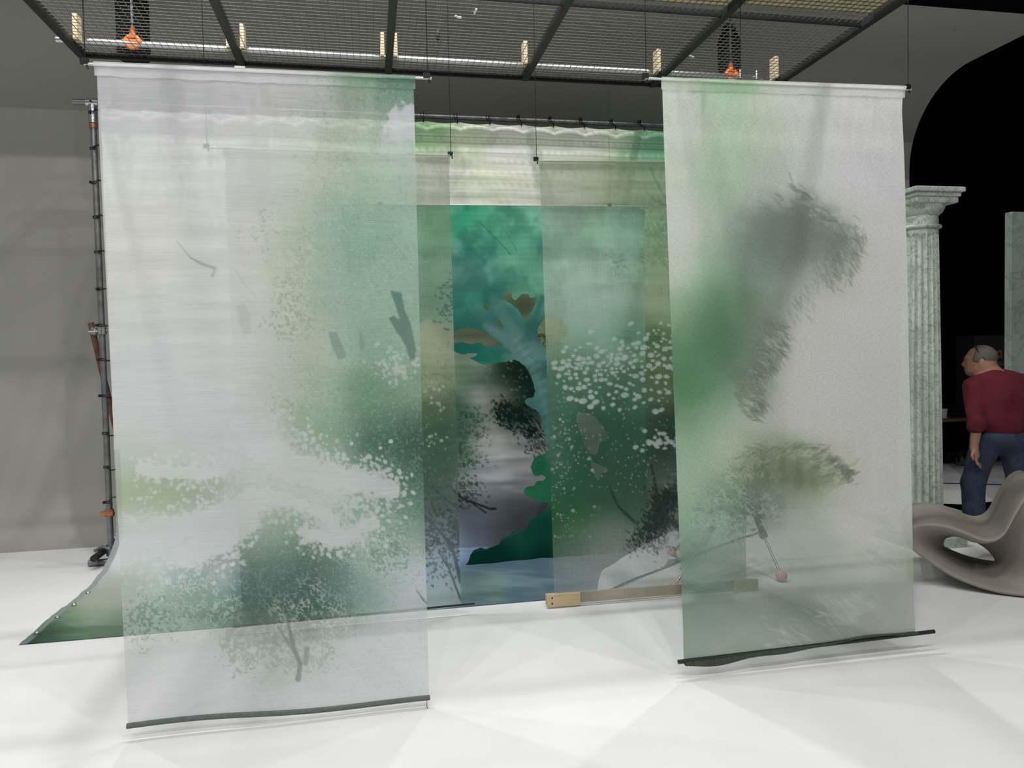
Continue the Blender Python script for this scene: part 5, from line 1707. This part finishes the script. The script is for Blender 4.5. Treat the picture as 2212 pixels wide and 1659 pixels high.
for a, t, m in ring_defs:
    if m == 0:
        nrm_ = np.roll(OU, -1, 0) - np.roll(OU, 1, 0)
        nrm_ = np.stack([-nrm_[:, 1], nrm_[:, 0]], -1)
        nrm_ /= np.linalg.norm(nrm_, axis=1)[:, None]
        sgn = 1 if ((hc - OU) * nrm_).sum(1).mean() > 0 else -1
        R2 = OU + nrm_ * sgn * a
    else:
        nrm_ = np.roll(OU, -1, 0) - np.roll(OU, 1, 0)
        nrm_ = np.stack([-nrm_[:, 1], nrm_[:, 0]], -1)
        nrm_ /= np.linalg.norm(nrm_, axis=1)[:, None]
        sgn = 1 if ((hc - OU) * nrm_).sum(1).mean() > 0 else -1
        O2 = OU + nrm_ * sgn * .03
        R2 = O2 * (1 - a) + HO * a
    rv += [tuple(RQ + RD * float(p_[0]) + RNn * t + Vector((0, 0, float(p_[1])))) for p_ in R2]
nrg = len(ring_defs)
for i in range(nrg):
    j = (i + 1) % nrg
    rf += [(i * NR + q, i * NR + (q + 1) % NR, j * NR + (q + 1) % NR, j * NR + q) for q in range(NR)]
rk = MB().add(rv, rf)
ro_ = rk.build('rocking_chair', M['rocker'], None, True)
tag(ro_, 'warm grey moulded rocking chair with an oval hole through its side', 'chair')
sb = ro_.modifiers.new('sub', 'SUBSURF')
sb.levels = sb.render_levels = 1

# ------------------------------------------------------------------ fluted marble column
CX, CY = atY(1988, 750, 5.62).x, 5.62
cl = empty('fluted_column', (CX, CY, 0), 'pale green marble fluted column with a square moulded capital', 'column')
MB().box((CX - .25, CY - .25, 0.0), (CX + .25, CY + .25, .085)).build('plinth', M['marble'], cl, bevel=.006)
MB().lathe((CX, CY, .085), [(.225, 0), (.24, .02), (.24, .045), (.225, .07), (.205, .078), (.198, .1), (.194, .13)], 48).build('base_moulding', M['marble'], cl, True)
sh = MB()
zA, zB = .21, 2.70
nt_, nz_ = 200, 60
rows = list(np.linspace(zA, zA + .06, 6)) + list(np.linspace(zA + .09, zB - .12, 40)) + list(np.linspace(zB - .1, zB, 12))
for z in rows:
    u = (z - zA) / (zB - zA)
    R = .176 - .038 * u ** 1.2
    dep = .024 * sstep(0, .05, z - zA) * sstep(0, .045, (zB - .03) - z)
    for q in range(nt_):
        a = 2 * pi * q / nt_
        ph = (a * 20 / (2 * pi)) % 1.0
        g = sqrt(max(0, 1 - ((ph - .5) / .42) ** 2)) if abs(ph - .5) < .42 else 0
        sh.v.append((CX + (R - dep * g) * cos(a), CY + (R - dep * g) * sin(a), z))
for i in range(len(rows) - 1):
    sh.f += [(i * nt_ + q, i * nt_ + (q + 1) % nt_, (i + 1) * nt_ + (q + 1) % nt_, (i + 1) * nt_ + q) for q in range(nt_)]
sh.f.append(tuple(range((len(rows) - 1) * nt_, len(rows) * nt_)))
sho = sh.build('fluted_shaft', M['marble'], cl, True)
MB().lathe((CX, CY, 2.70), [(.138, 0), (.158, .006), (.165, .018), (.158, .03), (.142, .036)], 48).build('neck_ring', M['marble'], cl, True)
MB().lathe((CX, CY, 2.735), [(.138, 0), (.136, .075), (.148, .085), (.168, .105), (.186, .14), (.19, .165)], 48).build('echinus', M['marble'], cl, True)
ab = MB().box((CX - .2, CY - .2, 2.90), (CX + .2, CY + .2, 2.955)).box((CX - .215, CY - .215, 2.95), (CX + .215, CY + .215, 2.985)).box((CX - .238, CY - .238, 2.985), (CX + .238, CY + .238, 3.025))
ab.build('abacus', M['marble'], cl, bevel=.008)

# marble-painted flat at the right edge
pz = atY(2185, 457, 6.45)
thing('painted_flat', MB().box((pz.x, 6.45, 0), (pz.x + 1.22, 6.53, pz.z)), M['panel'], 'grey green marbled flat panel standing at the right edge behind the man', 'panel', bevel=.004)

# ------------------------------------------------------------------ dark side of the studio
ty0 = 9.0
t0 = atY(2030, 905, ty0)
tb = empty('work_table', (t0.x + .3, ty0 + .3, 0), 'dark wheeled work table with a brown top behind the man', 'table')
MB().box((t0.x - .5, ty0 - .02, t0.z - .045), (t0.x + 1.5, ty0 + .62, t0.z)).build('tabletop', M['table'], tb, bevel=.004)
MB().box((t0.x - .46, ty0 + .03, .22), (t0.x + 1.46, ty0 + .58, t0.z - .045)).build('cabinet_body', M['black'], tb)
for dx in (-.3, .42, 1.25):
    for dy in (.1, .5):
        c = Vector((t0.x + dx, ty0 + dy, 0))
        cs = MB().tube([c + Vector((-.02, 0, .065)), c + Vector((.02, 0, .065))], .065, 16).build('castor', M['castor'], tb, True)
        MB().box((c.x - .035, c.y - .02, .06), (c.x + .035, c.y + .02, .22)).build('castor_fork', M['dark_metal'], cs)
q = atY(2039, 892, ty0 + .1)
cup = empty('paper_cup', (q.x, ty0 + .1, t0.z), 'white paper cup on the dark table next to the column', 'cup')
MB().lathe((q.x, ty0 + .1, t0.z), [(.034, 0), (.045, .125), (.047, .128), (.043, .128), (.032, .01)], 20).build('cup_wall', M['white_cotton'], cup, True)
q = atY(2065, 890, ty0 + .3)
kit = empty('equipment_case', (q.x, ty0 + .3, t0.z), 'black equipment case standing on the dark table', 'case')
MB().box((q.x - .14, ty0 + .15, t0.z), (q.x + .2, ty0 + .5, t0.z + .16)).build('case_body', M['bag'], kit, bevel=.01)
MB().tube([(q.x - .05, ty0 + .15, t0.z + .16), (q.x - .04, ty0 + .15, t0.z + .19), (q.x + .1, ty0 + .15, t0.z + .19), (q.x + .11, ty0 + .15, t0.z + .16)], .008, 8).build('case_handle', M['dark_metal'], kit, True)

cy0 = 10.1
a, b = atY(2106, 725, cy0), atY(2184, 880, cy0)
cb = empty('wall_cabinet', ((a.x + b.x) / 2, cy0, b.z), 'charcoal electrical cabinet with a yellow warning sticker behind the man', 'cabinet')
MB().box((a.x, cy0, b.z - .12), (b.x, cy0 + .39, a.z)).build('cabinet_body', M['cabinet'], cb, bevel=.006)
MB().box((a.x + .17, cy0 - .012, b.z - .1), (b.x - .015, cy0, a.z - .02)).build('cabinet_door', M['cabinet'], cb, bevel=.004)
q0, q1 = atY(2153, 757, cy0 - .016), atY(2164, 773, cy0 - .016)
st = MB().box((q0.x, cy0 - .016, q1.z), (q1.x, cy0 - .0125, q0.z)).build('warning_sticker', M['yellow'], cb)
mx_, mz_ = (q0.x + q1.x) / 2, (q0.z + q1.z) / 2
MB().add([(mx_ - .035, cy0 - .018, mz_ - .02), (mx_ + .035, cy0 - .018, mz_ - .02), (mx_, cy0 - .018, mz_ + .045), (mx_ - .035, cy0 - .0165, mz_ - .02), (mx_ + .035, cy0 - .0165, mz_ - .02), (mx_, cy0 - .0165, mz_ + .045)],
         [(0, 1, 2), (3, 5, 4), (0, 3, 4, 1), (1, 4, 5, 2), (2, 5, 3, 0)]).build('warning_triangle', M['cabinet'], st)
for x0, x1 in ((2151, 2165), (2167, 2180)):
    q0, q1 = atY(x0, 782, cy0 - .016), atY(x1, 790, cy0 - .016)
    MB().box((q0.x, cy0 - .016, q1.z), (q1.x, cy0 - .0125, q0.z)).build('paper_label', M['sign_grey'], cb)
MB().box((a.x + .06, cy0 - .03, b.z + .4), (a.x + .08, cy0, a.z - .15)).build('cabinet_handle', M['dark_metal'], cb)

# black cloth on the floor and the cable
pl = [(2034, 1089), (2082, 1091), (2160, 1083), (2225, 1075), (2260, 1120), (2190, 1124), (2100, 1108), (2046, 1093)]
w3 = [atZ(x, y, .006) for x, y in pl]
cc = MB()
cc.add([(q.x, q.y, .012) for q in w3] + [(q.x, q.y, .001) for q in w3], [tuple(range(8)), tuple(reversed(range(8, 16)))] + [(i, i + 8, (i + 1) % 8 + 8, (i + 1) % 8) for i in range(8)])
thing('black_floor_cloth', cc, M['black'], 'black cloth lying flat on the white floor behind the rocking chair', 'cloth')
cb_ = [atZ(x, y, .006) for x, y in [(1560, 1066), (1640, 1061), (1740, 1056), (1860, 1053), (1960, 1046), (2040, 1044), (2110, 1045), (2165, 1047), (2260, 1052)]]
thing('floor_cable', MB().tube(cb_, .006, 8), M['wire'], 'thin black cable running straight across the floor behind the column', 'cable', smooth=True)

# plaster balustrade seen dimly through the front right banner
yb = 7.25
bs = empty('balustrade', (4.6, yb, 0), 'pale plaster balustrade glimpsed through the front right banner', 'balustrade')
x0, x1 = atY(1650, 900, yb).x, atY(1905, 890, yb).x
zt = atY(1780, 884, yb).z
MB().box((x0, yb - .1, zt - .075), (x1, yb + .1, zt)).build('handrail', M['rail'], bs, bevel=.01)
MB().box((x0, yb - .1, .0), (x1, yb + .1, .18)).build('base_rail', M['baluster'], bs, bevel=.01)
zb = zt - .075
for i in range(7):
    xq = x0 + .1 + (x1 - x0 - .2) * i / 6
    hh = zb - .18
    MB().lathe((xq, yb, .18), [(.055, 0), (.055, .04 * hh), (.035, .08 * hh), (.06, .25 * hh), (.068, .36 * hh), (.04, .62 * hh), (.03, .8 * hh), (.04, .86 * hh), (.055, .93 * hh), (.055, hh)], 16).build('baluster', M['baluster'], bs, True)

# tripod on felt-ball feet behind the right banners
tp = Vector((2.75, 5.45, 0))
tr = empty('tripod_stand', tp, 'black and chrome tripod stand with pink balls on its feet behind the batten', 'tripod')
apx = Vector((2.846, 5.35, .70))
hub = MB().tube([apx + Vector((0, 0, -.05)), apx + Vector((0, 0, .12))], .045, 14)
hub.build('hub', M['dark_metal'], tr, True)
MB().tube([apx, apx + Vector((0, 0, .55))], .016, 10).build('centre_column', M['dark_metal'], tr, True)
feet = [atZ(1688, 1256), atZ(1457, 1279), atZ(1450, 1208)]
for ft in feet:
    b = Vector((ft.x, ft.y, .042))
    d = b - apx
    kn = apx + d * .58 + Vector((0, 0, -.02))
    lg = MB().tube([apx + d * .03, kn], .022, 10).tube([kn - d * .05, kn + d * .02], .03, 10).build('leg', M['dark_metal'], tr, True)
    MB().tube([kn, b], .010, 10).build('leg_tube', M['alu'], lg, True)
    MB().sphere(b, .042, 20, 14).build('ball_foot', M['pink'], lg, True)
    MB().tube([apx + Vector((0, 0, -.12)), apx + d * .4], .007, 6).build('brace', M['dark_metal'], lg, True)
MB().tube([apx + Vector((0, 0, -.05)), apx + Vector((0, 0, -.16))], .018, 8).build('brace_collar', M['dark_metal'], tr, True)
